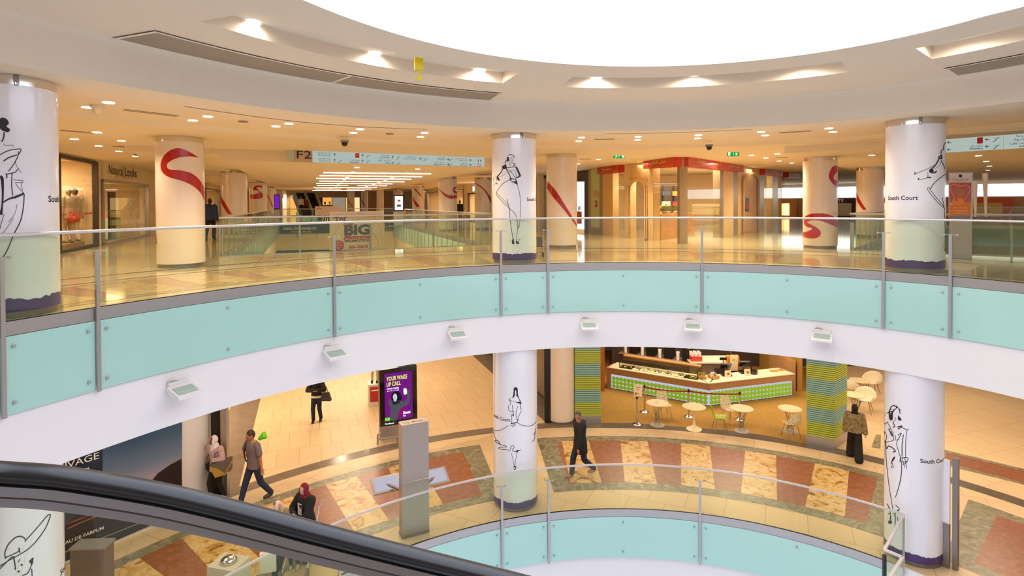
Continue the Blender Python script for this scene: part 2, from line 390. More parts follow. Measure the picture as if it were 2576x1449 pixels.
# ================================================================ skylight
m,nt=newmat('skylight_diffuser'); e=N(nt,'ShaderNodeEmission'); o=N(nt,'ShaderNodeOutputMaterial'); nt.links.new(e.outputs[0],o.inputs[0]); e.inputs[0].default_value=lin('#e8efff'); e.inputs[1].default_value=3.0; skym=m
f=MB(); 
for j in range(8):
    t0,t1=j/8*PI/2,(j+1)/8*PI/2; ringsec(f,KCO*math.cos(t0)+.02,KCO*math.cos(t1)+.02,0,360,ZR+.25+2.6*math.sin(t0),skym,90,z1=ZR+.25+2.6*math.sin(t1))
struct(f,'window_skylight')
f=MB(); ringsec(f,KCO+.02,KCO+.02,0,360,ZR-.0,white,120,z1=ZR+.27); struct(f,'trim_skylight_edge')
# ================================================================ camera, world, render look
cam=bpy.data.cameras.new('camera'); co=bpy.data.objects.new('camera',cam); COL.objects.link(co); cam.sensor_width=36; cam.lens=36*F/2576; cam.shift_y=-(724.5-CY)/2576; cam.clip_end=300; cam.clip_start=.05
co.matrix_world=Matrix(((CR.x,CU.x,-CF.x,0),(CR.y,CU.y,-CF.y,0),(CR.z,CU.z,-CF.z,H),(0,0,0,1))); SC.camera=co
wd=bpy.data.worlds.new('world'); SC.world=wd; wd.use_nodes=True; wd.node_tree.nodes['Background'].inputs[0].default_value=lin('#e3ebff'); wd.node_tree.nodes['Background'].inputs[1].default_value=WORLD if 'WORLD' in globals() else 1.0
SC.view_settings.view_transform='Standard'; SC.view_settings.look='None'; SC.view_settings.gamma=1; SC.view_settings.exposure=.27; SC.view_settings.use_curve_mapping=False
SC.cycles.use_denoising=True; SC.cycles.max_bounces=8; SC.cycles.diffuse_bounces=4; SC.cycles.glossy_bounces=3; SC.cycles.transmission_bounces=4; SC.cycles.transparent_max_bounces=24
SC.cycles.sample_clamp_indirect=6; SC.cycles.caustics_reflective=False; SC.cycles.caustics_refractive=False
# ================================================================ lamps
def area(loc,sx,sy,p,c='#ffd9a8',rot=(0,0,0),name='added_area_lamp'):  # bare area lamp without a fixture, added under a ceiling
    l=bpy.data.lights.new(name,'AREA'); l.shape='RECTANGLE'; l.size=sx; l.size_y=sy; l.energy=p; l.color=lin(c)[:3]; o=bpy.data.objects.new(name,l); COL.objects.link(o); o.location=V(loc); o.rotation_euler=rot; return o
def spot(loc,p,c='#ffd6a2',ang=150,blend=.6,size=.06):
    l=bpy.data.lights.new('spot_lamp','SPOT'); l.energy=p; l.color=lin(c)[:3]; l.spot_size=R(ang); l.spot_blend=blend; l.shadow_soft_size=size; o=bpy.data.objects.new('spot_lamp',l); COL.objects.link(o); o.location=V(loc); return o
WARM='#ffe8c8'
for a in (163,147,131,115,99,83,67,51,35):      # unseen lamps added under the slab to light the lower hall
    p=E(R(a),11.6); area((p.x,p.y,-2.1),1.6,1.6,42,WARM)
for s,l in ((-5,22),(2,24),(-5,30),(2,32)): p=Q(s,l,-2.1); area(p,2.5,2.5,80,WARM)
for x,y in ((4.5,22.5),(8.5,22.5),(11,19),(14,17),(16,22),(14,13)): area((x,y,-2.1),2,2,66,WARM)
# ================================================================ columns
def zc(ox,oy,s):
    return lambda *pts:[(ox+x/s,oy+y/s) for x,y in pts]
def from_edges(xl,xr,ybase,z=0.0,Rr=None):        # circle in plan from its two silhouette pixels and the pixel of its front foot
    a,b=math.atan((xl-CX)/F),math.atan((xr-CX)/F); h=(b-a)/2; m=(a+b)/2
    if Rr is None:
        p=U((xl+xr)/2,ybase,z); d=math.hypot(p.x,p.y)/(1-math.sin(h)); Rr=d*math.sin(h)
    else: d=Rr/math.sin(h)
    return (d*math.sin(m),d*math.cos(m)),Rr
def jagged(mb,c,r,z0,z1,m,n=150):
    zs=[z1+.012*math.sin(i*.21)+rnd.uniform(-.016,.016) for i in range(n)]; zs=[(zs[i]+zs[(i+1)%n])/2 for i in range(n)]
    p=[]; q=[]
    for i in range(n):
        a=2*PI*i/n; p.append((c[0]+r*math.cos(a),c[1]+r*math.sin(a),z0)); q.append((c[0]+r*math.cos(a),c[1]+r*math.sin(a),zs[i]))
    mb.add(p+q,[(i,(i+1)%n,n+(i+1)%n,n+i) for i in range(n)],m)
def cyltext(mb,st,c,r,a0,z,h,m):
    vs,fs,w=glyphs(st,.012); k=h/.727
    mb.add([(c[0]+r*math.cos(a0+x*k/r),c[1]+r*math.sin(a0+x*k/r),z+y*k) for x,y in vs],fs,m)
def column(c,r,z0,z1,label,body,collar=True,band=False,base=.09,clip=None,name='round_column'):
    t=thing(name,(c[0],c[1],z0),label,'column',kind='thing')
    b=MB(); zt=z1-.13 if collar else z1; b.lathe([(r,z0+base),(r,zt)],body,(c[0],c[1],0),64); b.lathe([(r,zt),(r-.03,zt)],body,(c[0],c[1],0),64); b.build('shaft',t)
    b=MB(); b.lathe([(r-.025,z0),(r-.025,z0+base)],steeld,(c[0],c[1],0),64); b.build('base_ring',t)
    if collar: b=MB(); b.lathe([(r-.004,zt),(r-.004,z1)],chrome,(c[0],c[1],0),64); b.build('collar',t)
    if band: b=MB(); jagged(b,c,r+.002,z0+base,z0+.25,purple); b.build('purple_base_band',t)
    if clip is not None:
        b=MB(); p=V((c[0]+(r+.02)*math.cos(clip),c[1]+(r+.02)*math.sin(clip),z1-.05)); b.box(p,(.03,.05,.08),steeld,rz=clip); b.tube([p+V((.03*math.sin(i*PI/6),0,-.06+.03*math.cos(i*PI/6))) for i in range(13)],.006,steel,6); b.build('hanging_clip',t)
    return t
def art(t,strokes,surf,name='fashion_sketch',blobs=(),whites=(),mat=None,k=1.0):
    b=MB()
    for pts,w in strokes: b.stroke(pts,[x*k for x in w] if isinstance(w,list) else w*k,surf,mat or ink,4)
    for pts in blobs: b.blob(pts,surf,mat or ink,3)
    o=b.build(name,t,smooth=0)
    if whites:
        b=MB()
        for pts in whites: b.blob(pts,lambda x,y:surf(x,y)+(CAM-surf(x,y)).normalized()*.003,wrap,3)
        b.build('sketch_highlight',t,smooth=0)
    return o
cC,rC=from_edges(1238,1349,664.5); cR,rR=from_edges(2226,2380,693)
def push(c,r):        # slide a column outwards along its sight line until it clears the rail
    for i in range(400):
        f=1+i*.0005; q=V((c[0]*f,c[1]*f,0)); 
        if kof(q)*S(theta(q))-r*f>(KE2+.05)*S(theta(q)): return (q.x,q.y),r*f
cC,rC=push(cC,rC); cR,rR=push(cR,rR); kc=(kof(V((*cC,0)))+kof(V((*cR,0))))/2; rL=.53; kc=max(kc,KE2+(rL+.06)/S(R(160)))
lo,hi=R(130),R(178)
for _ in range(50):       # left column on the same ring, right silhouette at pixel 150
    mid=(lo+hi)/2; p=E(mid,kc); d=math.hypot(p.x,p.y); x=math.tan(math.atan2(p.x,p.y)+math.asin(rL/d))*F+CX
    if x>150: lo=mid
    else: hi=mid
pL=E(lo,kc); cL=(pL.x,pL.y)
tC=column(cC,rC,0,ZC,'white column with sketch of long-skirted woman, upper level, centre of photo',wrap,band=True,clip=R(-70))
tR=column(cR,rR,0,ZC,'white column on upper level beside the hanging direction sign, sketch half round its right edge',wrap,band=True,clip=R(-115))
tL=column(cL,rL,0,ZC,'white column cut by left photo edge, upper level, large sketch with black hat',wrap,band=True,clip=R(-40))
z=zc(1220,330,4.26); sC=cyl(cC,rC)
art(tC,[(z((243,265),(270,250),(300,258),(314,275),(300,285)),6/4.26),(z((290,280),(268,310),(258,345),(268,355),(285,335),(292,300)),.8),(z((232,318),(215,322),(218,355),(205,375)),1.6),(z((300,345),(318,350),(322,365),(300,372)),1.8),
 (z((268,355),(270,385)),.6),(z((305,305),(295,330),(290,350)),.6),(z((225,392),(330,383)),1.3),(z((330,430),(335,500)),1),(z((232,405),(260,420),(300,460),(330,515)),1.2),(z((225,400),(255,455),(270,490),(272,515)),1.9),(z((250,440),(300,420),(325,420)),.8),
 (z((190,405),(165,450),(130,490)),2.2),(z((165,450),(85,520)),.6),(z((150,490),(200,470),(220,430)),.6),(z((130,500),(115,560),(85,580)),.6),(z((112,560),(135,565)),2.2),
 (z((275,520),(200,555),(150,610),(120,660),(130,690),(190,760),(265,830),(330,900),(360,1040)),1.1),(z((118,655),(250,790)),.9),(z((235,730),(250,790),(262,840),(270,950),(285,1060),(300,1160)),1.2),(z((345,570),(370,660),(382,780),(378,900),(370,1000),(360,1045)),1),(z((335,990),(350,1030),(345,1090),(335,1170)),1),(z((345,560),(280,550)),.7),(z((350,1190),(378,1155),(355,1165)),.8),(z((258,1168),(290,1185)),.8)],sC,
 blobs=[z((236,280),(256,278),(255,320),(232,322)),z((182,375),(225,360),(230,400),(190,405)),z((325,380),(345,385),(384,470),(375,490),(335,505),(330,495),(362,475),(330,400)),z((125,490),(150,495),(150,515),(168,515),(150,530),(128,515)),z((272,500),(335,520),(350,565),(340,572),(300,545),(262,520)),z((290,1170),(310,1150),(312,1190),(322,1205),(290,1208)),z((335,1170),(350,1180),(368,1200),(345,1212),(330,1190))])
z=zc(2050,260,3.15); sR=cyl(cR,rR)
art(tR,[(z((1040,310),(1022,330),(1018,365),(1002,375),(1000,405)),2),(z((985,435),(955,490),(910,530)),3),(z((945,490),(890,520),(840,540),(795,560)),1),(z((895,545),(888,590),(820,605)),1),(z((795,545),(790,565)),2.4),(z((890,588),(920,585)),3),(z((818,592),(825,607)),3),(z((1000,450),(1020,490),(1030,520)),2),(z((1000,460),(990,490),(940,520)),.7),
 (z((1036,560),(975,605),(935,645),(915,680)),1.6),(z((890,670),(905,668),(915,685),(960,745),(1010,800),(1030,840)),1.2),(z((890,672),(910,710),(980,790),(1030,835)),1.2),(z((1010,745),(1025,830),(1030,920),(1034,1030),(1034,1140)),1.3),(z((1034,1150),(1034,1172)),3),(z((1018,1138),(1034,1160)),1)],sR,
 blobs=[z((975,425),(1005,405),(1010,440),(985,440)),z((905,525),(935,520),(945,545),(965,530),(960,550),(930,555),(908,545))])
z=zc(0,160,2.787); sL=cyl(cL,rL)
art(tL,[(z((30,480),(25,520),(12,548)),3.4),(z((25,560),(40,573),(90,572),(95,590)),1),(z((-20,660),(0,640),(60,610),(140,598),(145,615),(128,640)),2.2),(z((25,685),(60,660),(120,640)),3),(z((130,615),(125,650),(100,700),(60,755)),2.2),(z((125,650),(110,700),(150,765)),1),(z((35,775),(100,765),(130,735)),2.2),(z((85,765),(82,850),(90,925)),2.2),(z((48,775),(48,805)),3),
 (z((95,815),(160,820)),1.4),(z((105,835),(160,835)),1),(z((110,840),(130,870),(165,905)),1.2),(z((165,820),(150,850),(160,890)),1),(z((20,975),(60,950),(110,935),(170,910)),[3,4,6,5]),(z((170,915),(165,1000),(145,1100),(100,1190)),2.5),(z((95,1200),(50,1310),(0,1390)),2.5),(z((2,790),(15,810),(20,900),(15,1000),(5,1060)),[7,8,5,4,9]),(z((120,985),(105,1050),(60,1110)),1),(z((95,1085),(50,1150),(20,1190)),1.1),(z((30,1055),(5,1130),(0,1160)),1.4)],sL,
 blobs=[z((0,385),(20,378),(50,392),(62,420),(45,440),(70,460),(60,480),(40,478),(0,455))])
def court(t,c,r,px,py,surf,h=.088):
    p=surf(px,py); b=MB(); cyltext(b,'South Court',c,r+.003,math.atan2(p.y-c[1],p.x-c[0]),p.z,h,ink); b.build('lettering',t,smooth=0)
court(tC,cC,rC,1325.6,506,sC); court(tR,cR,rR,2234,503,sR); court(tL,cL,rL,122,508,sL)
# the three below, on the lower floor
def below(c,r,label): return column(c,r,ZF,-2.07,label,wrap,collar=False,band=True)
dC=below(cC,rC,'white column on lower floor with sketch of flared-skirt woman, behind the glass rail'); dR=below(cR,rR,'white column on lower floor, long-coated woman sketch, near right end of glass rail'); dL=below(cL,rL,'white column low in left corner behind the escalator, partly drawn on')
z=zc(1220,900,3.62)
art(dC,[(z((235,400),(230,430)),1.2),(z((218,430),(212,460),(225,485),(250,492)),1.2),(z((250,430),(255,480),(258,510)),1.4),(z((255,512),(258,532)),3.4),(z((270,495),(245,485)),.8),(z((320,420),(330,470)),1.5),(z((332,480),(310,530),(296,570)),1.1),(z((300,440),(285,490),(283,530),(300,590)),1.1),(z((235,505),(245,540),(243,595)),1.1),(z((235,598),(270,595),(298,585)),2.2),(z((232,620),(275,605)),1.1),(z((245,632),(280,612)),1.1),(z((290,570),(312,565)),1.1),
 (z((215,617),(170,645),(120,665),(75,660)),1.2),(z((300,595),(340,615),(400,622),(440,610),(466,582)),1.2),(z((80,672),(88,720),(105,755)),.9),(z((90,755),(110,752),(138,785),(110,775),(88,760)),1.7),(z((130,790),(180,800),(195,812),(140,815),(122,825),(160,835),(205,838)),1.3),(z((205,852),(230,840),(235,810),(255,800),(265,815),(250,845),(280,855)),1.3),(z((280,858),(325,838)),1.4),(z((425,765),(450,745),(455,700),(462,640)),1.2),(z((440,705),(462,670)),1.1),(z((240,865),(260,950),(268,990)),.8),(z((290,862),(280,930),(270,985)),.9),(z((258,998),(280,990),(278,1012),(262,1018)),2)],sC,
 blobs=[z((262,275),(285,268),(298,285),(300,330),(312,370),(332,410),(325,420),(290,410),(255,395),(225,395),(225,372),(248,365),(258,330)),z((285,845),(305,838),(300,858),(288,862))],whites=[z((274,300),(283,300),(285,350),(275,360))])
z=zc(2190,960,2.965)
art(dR,[(z((175,180),(210,200),(220,240)),2),(z((190,180),(225,215)),1.4),(z((180,265),(190,280),(170,300)),1),(z((165,300),(180,335),(165,340)),2),(z((200,340),(235,330),(205,355)),2.6),(z((125,300),(90,335),(82,345)),1.4),(z((125,305),(150,350),(165,410)),1.4),(z((135,350),(160,405)),2.7),(z((84,360),(110,380),(120,420),(100,450)),1.3),(z((95,360),(105,390)),1.3),(z((105,455),(165,440),(170,430)),1.3),(z((165,370),(172,430)),1.3),(z((185,400),(185,440)),1.3),(z((200,440),(230,385),(205,400)),1.7),(z((225,335),(270,360),(282,352)),1.7),(z((272,365),(262,450),(260,570)),1.4),(z((245,395),(235,470),(235,560)),2),(z((200,430),(195,470),(215,540)),1.4),
 (z((110,470),(120,500),(135,480),(170,500),(185,520),(165,525)),2.4),(z((110,440),(115,500)),2.4),(z((222,570),(275,568),(272,595),(222,598),(222,572)),1.7),(z((235,570),(255,640)),1.4),(z((255,570),(270,650)),1.4),(z((240,620),(275,600)),1.4),(z((112,500),(118,600),(135,760),(165,950)),1.4),(z((215,540),(232,620),(225,720),(200,820),(183,865)),[1.4,1.7,2.2,1.8,1.2]),(z((150,610),(165,610),(155,640),(175,630)),1.3),
 (z((120,910),(140,940),(155,965)),1.7),(z((135,935),(150,990)),1.7),(z((150,995),(130,980)),1.7),(z((150,1000),(145,1040)),2.7),(z((185,920),(215,955),(165,985)),1.7),(z((205,955),(175,1000)),2.4),(z((185,1000),(182,1070)),2),(z((200,1010),(210,1080)),1.7),(z((180,1080),(185,1105)),3)],sR,
 blobs=[z((148,190),(172,174),(200,192),(180,212),(166,240),(164,285),(140,280),(135,230)),z((138,222),(150,250),(148,290),(122,302),(96,318),(100,270),(112,240)),z((205,250),(230,280),(225,290),(205,285)),z((165,570),(178,558),(180,575),(150,610)),z((130,1040),(155,1035),(158,1058),(135,1060))])
z=zc(0,1000,3.227)
art(dL,[(z((200,1170),(300,1060),(380,965),(405,950),(408,965),(370,1060),(300,1160),(230,1230),(150,1280),(60,1330),(0,1370)),2.4),(z((215,1160),(180,1130),(130,1135),(70,1190),(40,1260),(45,1310)),3),(z((45,1300),(150,1250),(155,1220)),2.4),(z((110,1290),(125,1380),(120,1395)),[4,3,7]),(z((155,1220),(160,1260)),3.6),(z((145,1340),(165,1310)),2),(z((174,1352),(178,1366)),5),(z((149,1406),(155,1420)),6),(z((180,1445),(230,1420),(265,1330)),2.5),(z((258,1390),(262,1470)),2.5),(z((0,1390),(80,1310),(110,1290)),2.5)],sL,blobs=[z((235,1330),(272,1297),(262,1360))])
court(dC,cC,rC,1242,1046,sC,.085); court(dR,cR,rR,2315,1164,sR,.085); court(dL,cL,rL,152,1449,sL,.085)
# ---- cream columns with the red ribbon
def rib(t,c,r,bands,name='red_ribbon'):
    s=cyl(c,r)
    for A,B in bands: b=MB(); b.band(A,B,s,red); b.build(name,t,smooth=60)
def cream_col(xl,xr,yb,label,z1,Rr=None,bands=()):
    c,r=from_edges(xl,xr,yb,Rr=Rr); t=column(c,r,0,z1,label,creamcol)
    if bands: rib(t,c,r,bands)
    return c,r
z=zc(0,350,3.68)
cream_col(391,516,674.7,'cream column with big red S ribbon, beside the cosmetics shop',ZC-.1,bands=[(z((1845,172),(1700,92),(1600,92),(1520,150),(1487,230),(1500,300),(1560,350),(1680,385),(1780,430),(1850,490),(1892,570)),z((1845,172),(1750,160),(1640,175),(1560,215),(1545,250),(1570,280),(1680,290),(1780,320),(1850,380),(1893,450))),(z((1441,865),(1445,975)),z((1446,880),(1452,965)))])
cream_col(555,623,0,'cream column with straight red ribbon end, behind man in blue jacket',2.9,.51,[(z((2041,520),(2090,600),(2148,697)),z((2041,580),(2080,650),(2112,697)))])
def row(s,l,lab,bands=(),z1=2.9):
    if l>59: z1=3.05
    p=Q(s,l); c=(p.x,p.y); t=column(c,.51,0,z1,lab,creamcol)
    if bands: rib(t,c,.51,bands)
z=zc(500,330,3.389)
row(-2.86,38.5,'cream column, next beyond the straight-ribbon one, small red S curl',[(z((423,535),(470,540),(515,520),(490,500),(465,500)),z((423,572),(480,578),(540,568),(542,530),(500,500))),(z((490,505),(462,495),(480,468),(510,461),(542,460)),z((520,500),(495,490),(500,480),(520,480),(542,492)))])
row(-2.86,50,'cream column far down left corridor side with thin red diagonal',[(z((562,525),(600,560),(636,650)),z((562,528),(590,560),(625,645)))])
row(-2.86,61,'plain cream column far down left side near purple screen'); row(-2.86,73,'farthest cream column on the left with red swirl top',[(z((694,540),(705,545),(718,538)),z((694,575),(708,580),(722,560)))])
z=zc(1200,300,3.814)
cream_col(1374.5,1452,624.6,'cream column with red diagonal ribbon right of the centre white column',ZC-.1,bands=[(z((669,590),(760,690),(880,880),(960,1010)),z((669,665),(740,760),(850,890),(960,1035)))])
z=zc(1600,360,4.527)
cream_col(2019,2108,626.2,'cream column with two red ribbon curls in front of right wing',2.86,bands=[(z((2297,256),(2240,270),(2203,340),(2200,400),(2240,460),(2297,512)),z((2297,330),(2270,350),(2250,390),(2255,410),(2280,425),(2297,438))),(z((1910,845),(2000,803),(2150,803),(2255,840),(2297,890)),z((1940,905),(2000,880),(2100,885),(2200,920),(2297,965))),(z((1940,905),(2000,930),(2060,965),(2103,1010),(2090,1060),(2020,1088),(1892,1070)),z((1910,850),(1915,920),(1950,955),(2005,968),(1990,990),(1950,1005),(1892,1020)))])
z=zc(2080,380,5.575)
cream_col(2153,2225,0,'cream column with short red diagonal, deeper in right wing',2.86,.5,[(z((414,580),(470,690),(555,822)),z((414,680),(450,750),(510,828)))])
z=zc(960,440,6.587)
cream_col(1194,1239,0,'cream column half hidden left of centre white column, red ribbon sweeping down',2.9,.5,[(z((1550,130),(1640,180),(1740,270),(1815,380)),z((1550,145),(1630,200),(1720,290),(1815,485)))])
cream_col(1103,1150,0,'cream column with red loop, right side of corridor',2.9,.5,[(z((947,232),(1050,310),(1150,340),(1248,330)),z((947,240),(1060,360),(1150,395),(1248,385))),(z((1248,198),(1210,200),(1174,235),(1190,285),(1248,325)),z((1248,215),(1225,225),(1205,245),(1220,260),(1248,270)))])
cream_col(1037,1068,0,'cream column with two crossing red stripes beside lit shop entrance',2.9,.5,[(z((527,228),(600,310),(698,405)),z((570,228),(640,320),(698,415))),(z((514,350),(560,430),(640,530)),z((520,420),(550,490),(580,530)))])
cream_col(989,1014,0,'narrow cream column just behind the lit white advertising screen',2.9,.5); cream_col(947,966,0,'plain cream column far down right side of corridor',3.05,.36)
z=zc(500,330,3.389)
cream_col(909,926,0,'distant cream column with red stripe, right of the far escalator',3.05,.35,[(z((1388,575),(1405,610),(1422,640)),z((1388,590),(1398,615),(1412,640)))]); cream_col(873,892,0,'most distant cream column with red stripe beyond corridor well',3.05,.37,[(z((1272,580),(1290,610),(1315,640)),z((1272,595),(1285,615),(1303,640)))])
c,r=from_edges(1376,1444,1070,ZF); column(c,r,ZF,-2.07,'plain cream column on lower floor beside striped pillar',creamcol,collar=False)
# ================================================================ glass balustrades round the void
def thick(mb,fn,a0,a1,k,z0,z1,t,m,n=None):     # curved plate of thickness t between two angles
    n=n or max(2,int(abs(a1-a0)/R(2.5))+1); A=[a0+(a1-a0)*i/n for i in range(n+1)]
    P=[[E(a,k+dk,z) for a in A] for dk,z in ((0,z0),(0,z1),(t,z1),(t,z0))]
    vs=[p for r in P for p in r]; m1=n+1; fs=[]
    for r in range(4):
        q=(r+1)%4; fs+=[(r*m1+i,r*m1+i+1,q*m1+i+1,q*m1+i) for i in range(n)]
    fs+=[(0,m1,2*m1,3*m1),(n,m1+n,2*m1+n,3*m1+n)]; mb.add(vs,fs,m)
def th_at(px,py,z): return theta(U(px,py,z))
def bolt(par,a,k,z):
    p=E(a,k-.005,z); n=(E(a,1)-AC); n.z=0; n.normalize(); q=p-n*.022
    b=MB(); b.tube([p,q,q-n*.004],[.021,.021,.013],steel,10); b.build('bolt',par)
def post(t,a,k,z0,zt,zb,rot=0):
    n=(E(a,1)-AC); n.z=0; n.normalize(); tn=V((-n.y,n.x,0)); p=E(a,k)-n*.055
    b=MB(); b.box((p.x,p.y,(zt+zb)/2),(.052,.03,zt-zb),steel,ax=(tn,n,V((0,0,1)))); o=b.build('post',t)
    b=MB(); q=V((p.x,p.y,zt-.012)); b.bar(q-tn*.1,q+tn*.1,.022,.012,steel)
    for s in (-1,1): b.tube([q+tn*(.1*s),q+tn*(.1*s)+n*.05],.018,chrome,10)
    b.build('glass_clamp',o)
def balustrade(name,label,k,zf,posts,joints,a_end,rail_z=1.09,extra=None):
    t=thing(name,E(R(90),k,zf),label,'balustrade')
    a0,a1=a_end; b=MB(); n=120; A=[a0+(a1-a0)*i/n for i in range(n+1)]
    b.tube([E(a,k-.012,zf+rail_z) for a in A],.029,rail,10,flat=.8); b.build('handrail',t)
    b=MB(); thick(b,None,a0,a1,k-.02,zf-.185,zf-.004,.035,steel,n); b.build('steel_edge_band',t)
    b=MB(); thick(b,None,a0,a1,k-.022,zf-.002,zf+.006,.03,black,n); b.build('glass_seal',t)
    cuts=sorted(set(posts+joints+[a0,a1]),reverse=True)
    for p,q in zip(cuts,cuts[1:]):
        if abs(p-q)<R(.4): continue
        b=MB(); thick(b,None,p-.0006,q+.0006,k-.006,zf+.006,zf+rail_z-.02,.012,clear); b.build('glass_pane',t)
    cuts=sorted(set(posts+[a0,a1]),reverse=True)
    for p,q in zip(cuts,cuts[1:]):
        if abs(p-q)<R(.4): continue
        b=MB(); thick(b,None,p-.0035,q+.0035,k-.03,zf-1.18,zf-.19,.02,aqua); g=b.build('aqua_panel',t)
        js=[j for j in joints if q<j<p]
        e=.13/k
        for a in [p-e,q+e]+js:
            for zz in (-.32,-1.04): bolt(g,a,k-.03,zf+zz)
    for a in posts: post(t,a,k,zf,zf+.82,zf-1.2)
    return t
fl=[(4,812),(253,774.5),(838,696.5),(1257,666),(1377,662.4),(1766,662.6),(2219,685.4),(2386,698)]
P2=[th_at(*p,0) for p in fl]; J2=[th_at(*p,0) for p in ((573,727.5),(1055,678),(1567,659.6),(1980,670))]
P2=[R(171.5)]+P2+[R(24)]
balustrade('glass_balustrade','curved glass balustrade with aqua panels round upper level void',KE2,0,P2,J2+[R(31)],(R(184),R(12)))
# lower floor
P1=[th_at(850,1446,ZF),th_at(1262,1309,ZF),th_at(1379,1288,ZF),th_at(1761,1291,ZF)]; J1=[th_at(1000,1381,ZF),th_at(1567,1279,ZF),th_at(2003,1350.5,ZF)]
zr=ZF+1.09; pE=U(2268,1308,zr); aE=theta(pE)
t=balustrade('glass_balustrade','curved glass balustrade round lower floor void, below the escalator',KE1-.02,ZF,[R(150)]+P1,J1,(R(176),aE))
q0=E(aE,KE1-.03,zr); q1=U(2225,1383,zr); q2=U(2271,1402,zr); q3=U(2236,1456,zr); q4=q3+(q3-q2)*2
t=thing('glass_gate_screen',V((q1.x,q1.y,ZF)),'angled glass screen with grey top rail at right end of lower balustrade','glass screen')
for a,b_ in ((q0,q1),(q1,q2),(q2,q4)):
    b=MB(); b.bar(a,b_,.05,.035,rail); b.build('top_rail',t); d=(b_-a).normalized(); n=V((-d.y,d.x,0))*.006
    b=MB(); A=a+d*.03-V((0,0,.02)); B=b_-d*.03-V((0,0,.02)); b.box((A+B)/2-V((0,0,.52)),((B-A).length,.012,1.04),clear,ax=(d,n.normalized(),V((0,0,1)))); b.build('glass_pane',t)
b=MB(); b.box((q1.x,q1.y,ZF+.5),(.05,.05,1.0),black); b.build('corner_post',t); b=MB(); b.box((q0.x,q0.y,ZF+.5),(.03,.03,1.06),steel); b.build('end_post',t)
# ================================================================ things on the ring ceiling and fascia
def nrm_in(a):
    n=AC-E(a,1); n.z=0; return n.normalized()
def grille(a0,a1,label,cuts):
    t=thing('air_grille',E(R((a0+a1)/2),8,ZR-.03),label,'air grille','long curved ceiling grilles'); cs=[a0]+cuts+[a1]
    gm=pbr('grille_slat','#b5a58f',.5); gd=pbr('grille_dark','#4a4136',.7)
    b=MB(); ringsec(b,7.62,8.44,a0,a1,ZR-.004,gd); b.build('backing',t)
    b=MB(); n=16
    for i in range(n):
        k=7.62+(8.44-7.62)*(i+.5)/n; ringsec(b,k-.018,k+.018,a0,a1,ZR-.016,gm); 
    b.build('slats',t)
    b=MB()
    for k0,k1 in ((7.57,7.63),(8.43,8.49)): ringsec(b,k0,k1,a0,a1,ZR-.017,ringm)
    for c in cs: ringsec(b,7.57,8.49,c-.22,c+.22,ZR-.018,ringm,2)
    b.build('frame',t)
a=lambda x,y,z=ZR: math.degrees(theta(U(x,y,z)))
grille(157.6,106.7,'long slatted curved grille in ring ceiling, left of skylight',[131.5]); grille(42.2,16,'slatted curved grille in ring ceiling at right photo edge',[])
lens=emit('downlight_lens','#fff6ea',9)
def fixture(loc,r,label,group,p=None,c=WARM,ang=150):
    t=thing('downlight',loc,label,'downlight',group); b=MB(); b.lathe([(r*1.18,-.006),(r*1.16,-.012),(r,-.004),(r,.0)],white,loc,20); b.build('trim',t)
    b=MB(); b.disc((loc[0],loc[1],loc[2]-.008),r,lens,20); b.build('lamp',t)
    if p: spot((loc[0],loc[1],loc[2]-.03),p,c,ang)
    return t
ring=[(635,56),(943,134),(1207,176),(1501,195),(1747,188),(2017,160),(2405,89)]
for i,(x,y) in enumerate(ring):
    p=U(x,y,ZR+.19); fixture(p,.1,f'bright round downlight in ring ceiling recess, {ORD[i]} of seven from the left','ring ceiling downlights',75,'#fff0dd',176)
def flood(px,py,i):
    # wall floodlight hung from the white fascia, tipped up towards the dome
    a0=theta(U(px,700,0)); lo,hi=a0-.5,a0+.5
    best=min((abs((lambda q:CX+F*(q-CAM).dot(CR)/(q-CAM).dot(CF))(E(lo+(hi-lo)*j/400,KE2-.25,-1.5))-px),lo+(hi-lo)*j/400) for j in range(401)); a=best[1]
    n=nrm_in(a); tn=V((-n.y,n.x,0)); w=E(a,KE2+.02,-1.42); zt=-1.42
    t=thing('floodlight',w,f'white wall floodlight on the fascia, {ORD[i]} from the left','floodlight','floodlights along the white fascia')
    up=V((0,0,1)); f1=(n*.95-up*.3).normalized(); nn=f1.cross(tn); nn=nn if nn.z>0 else -nn
    c=w+n*.1; A=lambda x,y,z:c+tn*x+f1*y+nn*z
    b=MB(); T=[A(sx*.2,y,0) for y,sx in ((0,-1),(0,1),(.36,1),(.36,-1))]; Bt=[A(sx*s,y,z) for y,sx,s,z in ((0.02,-1,.15,-.16),(0.02,1,.15,-.16),(.22,1,.15,-.1),(.22,-1,.15,-.1))]; Lp=[A(sx*.2,y,-.045) for y,sx in ((0,-1),(0,1),(.36,1),(.36,-1))]
    b.add(T+Lp+Bt,[(0,1,2,3)]+[(i,(i+1)%4,4+(i+1)%4,4+i) for i in range(4)]+[(4+i,4+(i+1)%4,8+(i+1)%4,8+i) for i in range(4)]+[(8,9,10,11)],white); b.build('housing',t,smooth=0)
    b=MB(); b.poly([A(-.155,.07,.006),A(.155,.07,.006),A(.155,.28,.006),A(-.155,.28,.006)],pbr('flood_lens_%d'%i,'#b4c4bb',.12,coat=.5)); b.build('glass_lens',t,smooth=0)
    b=MB(); b.box(c-n*.05,(.3,.06,.1),white,ax=(tn,n,up)); b.tube([w+n*.02+tn*-.15+up*.05,w+tn*-.1+up*.09+n*.03,w+up*.07+n*.05],.01,steel,6); b.build('bracket',t)
for i,(x,y) in enumerate([(465,985),(846,885),(1152,835),(1482,812),(1744,822),(2068,848)]): flood(x,y,i)
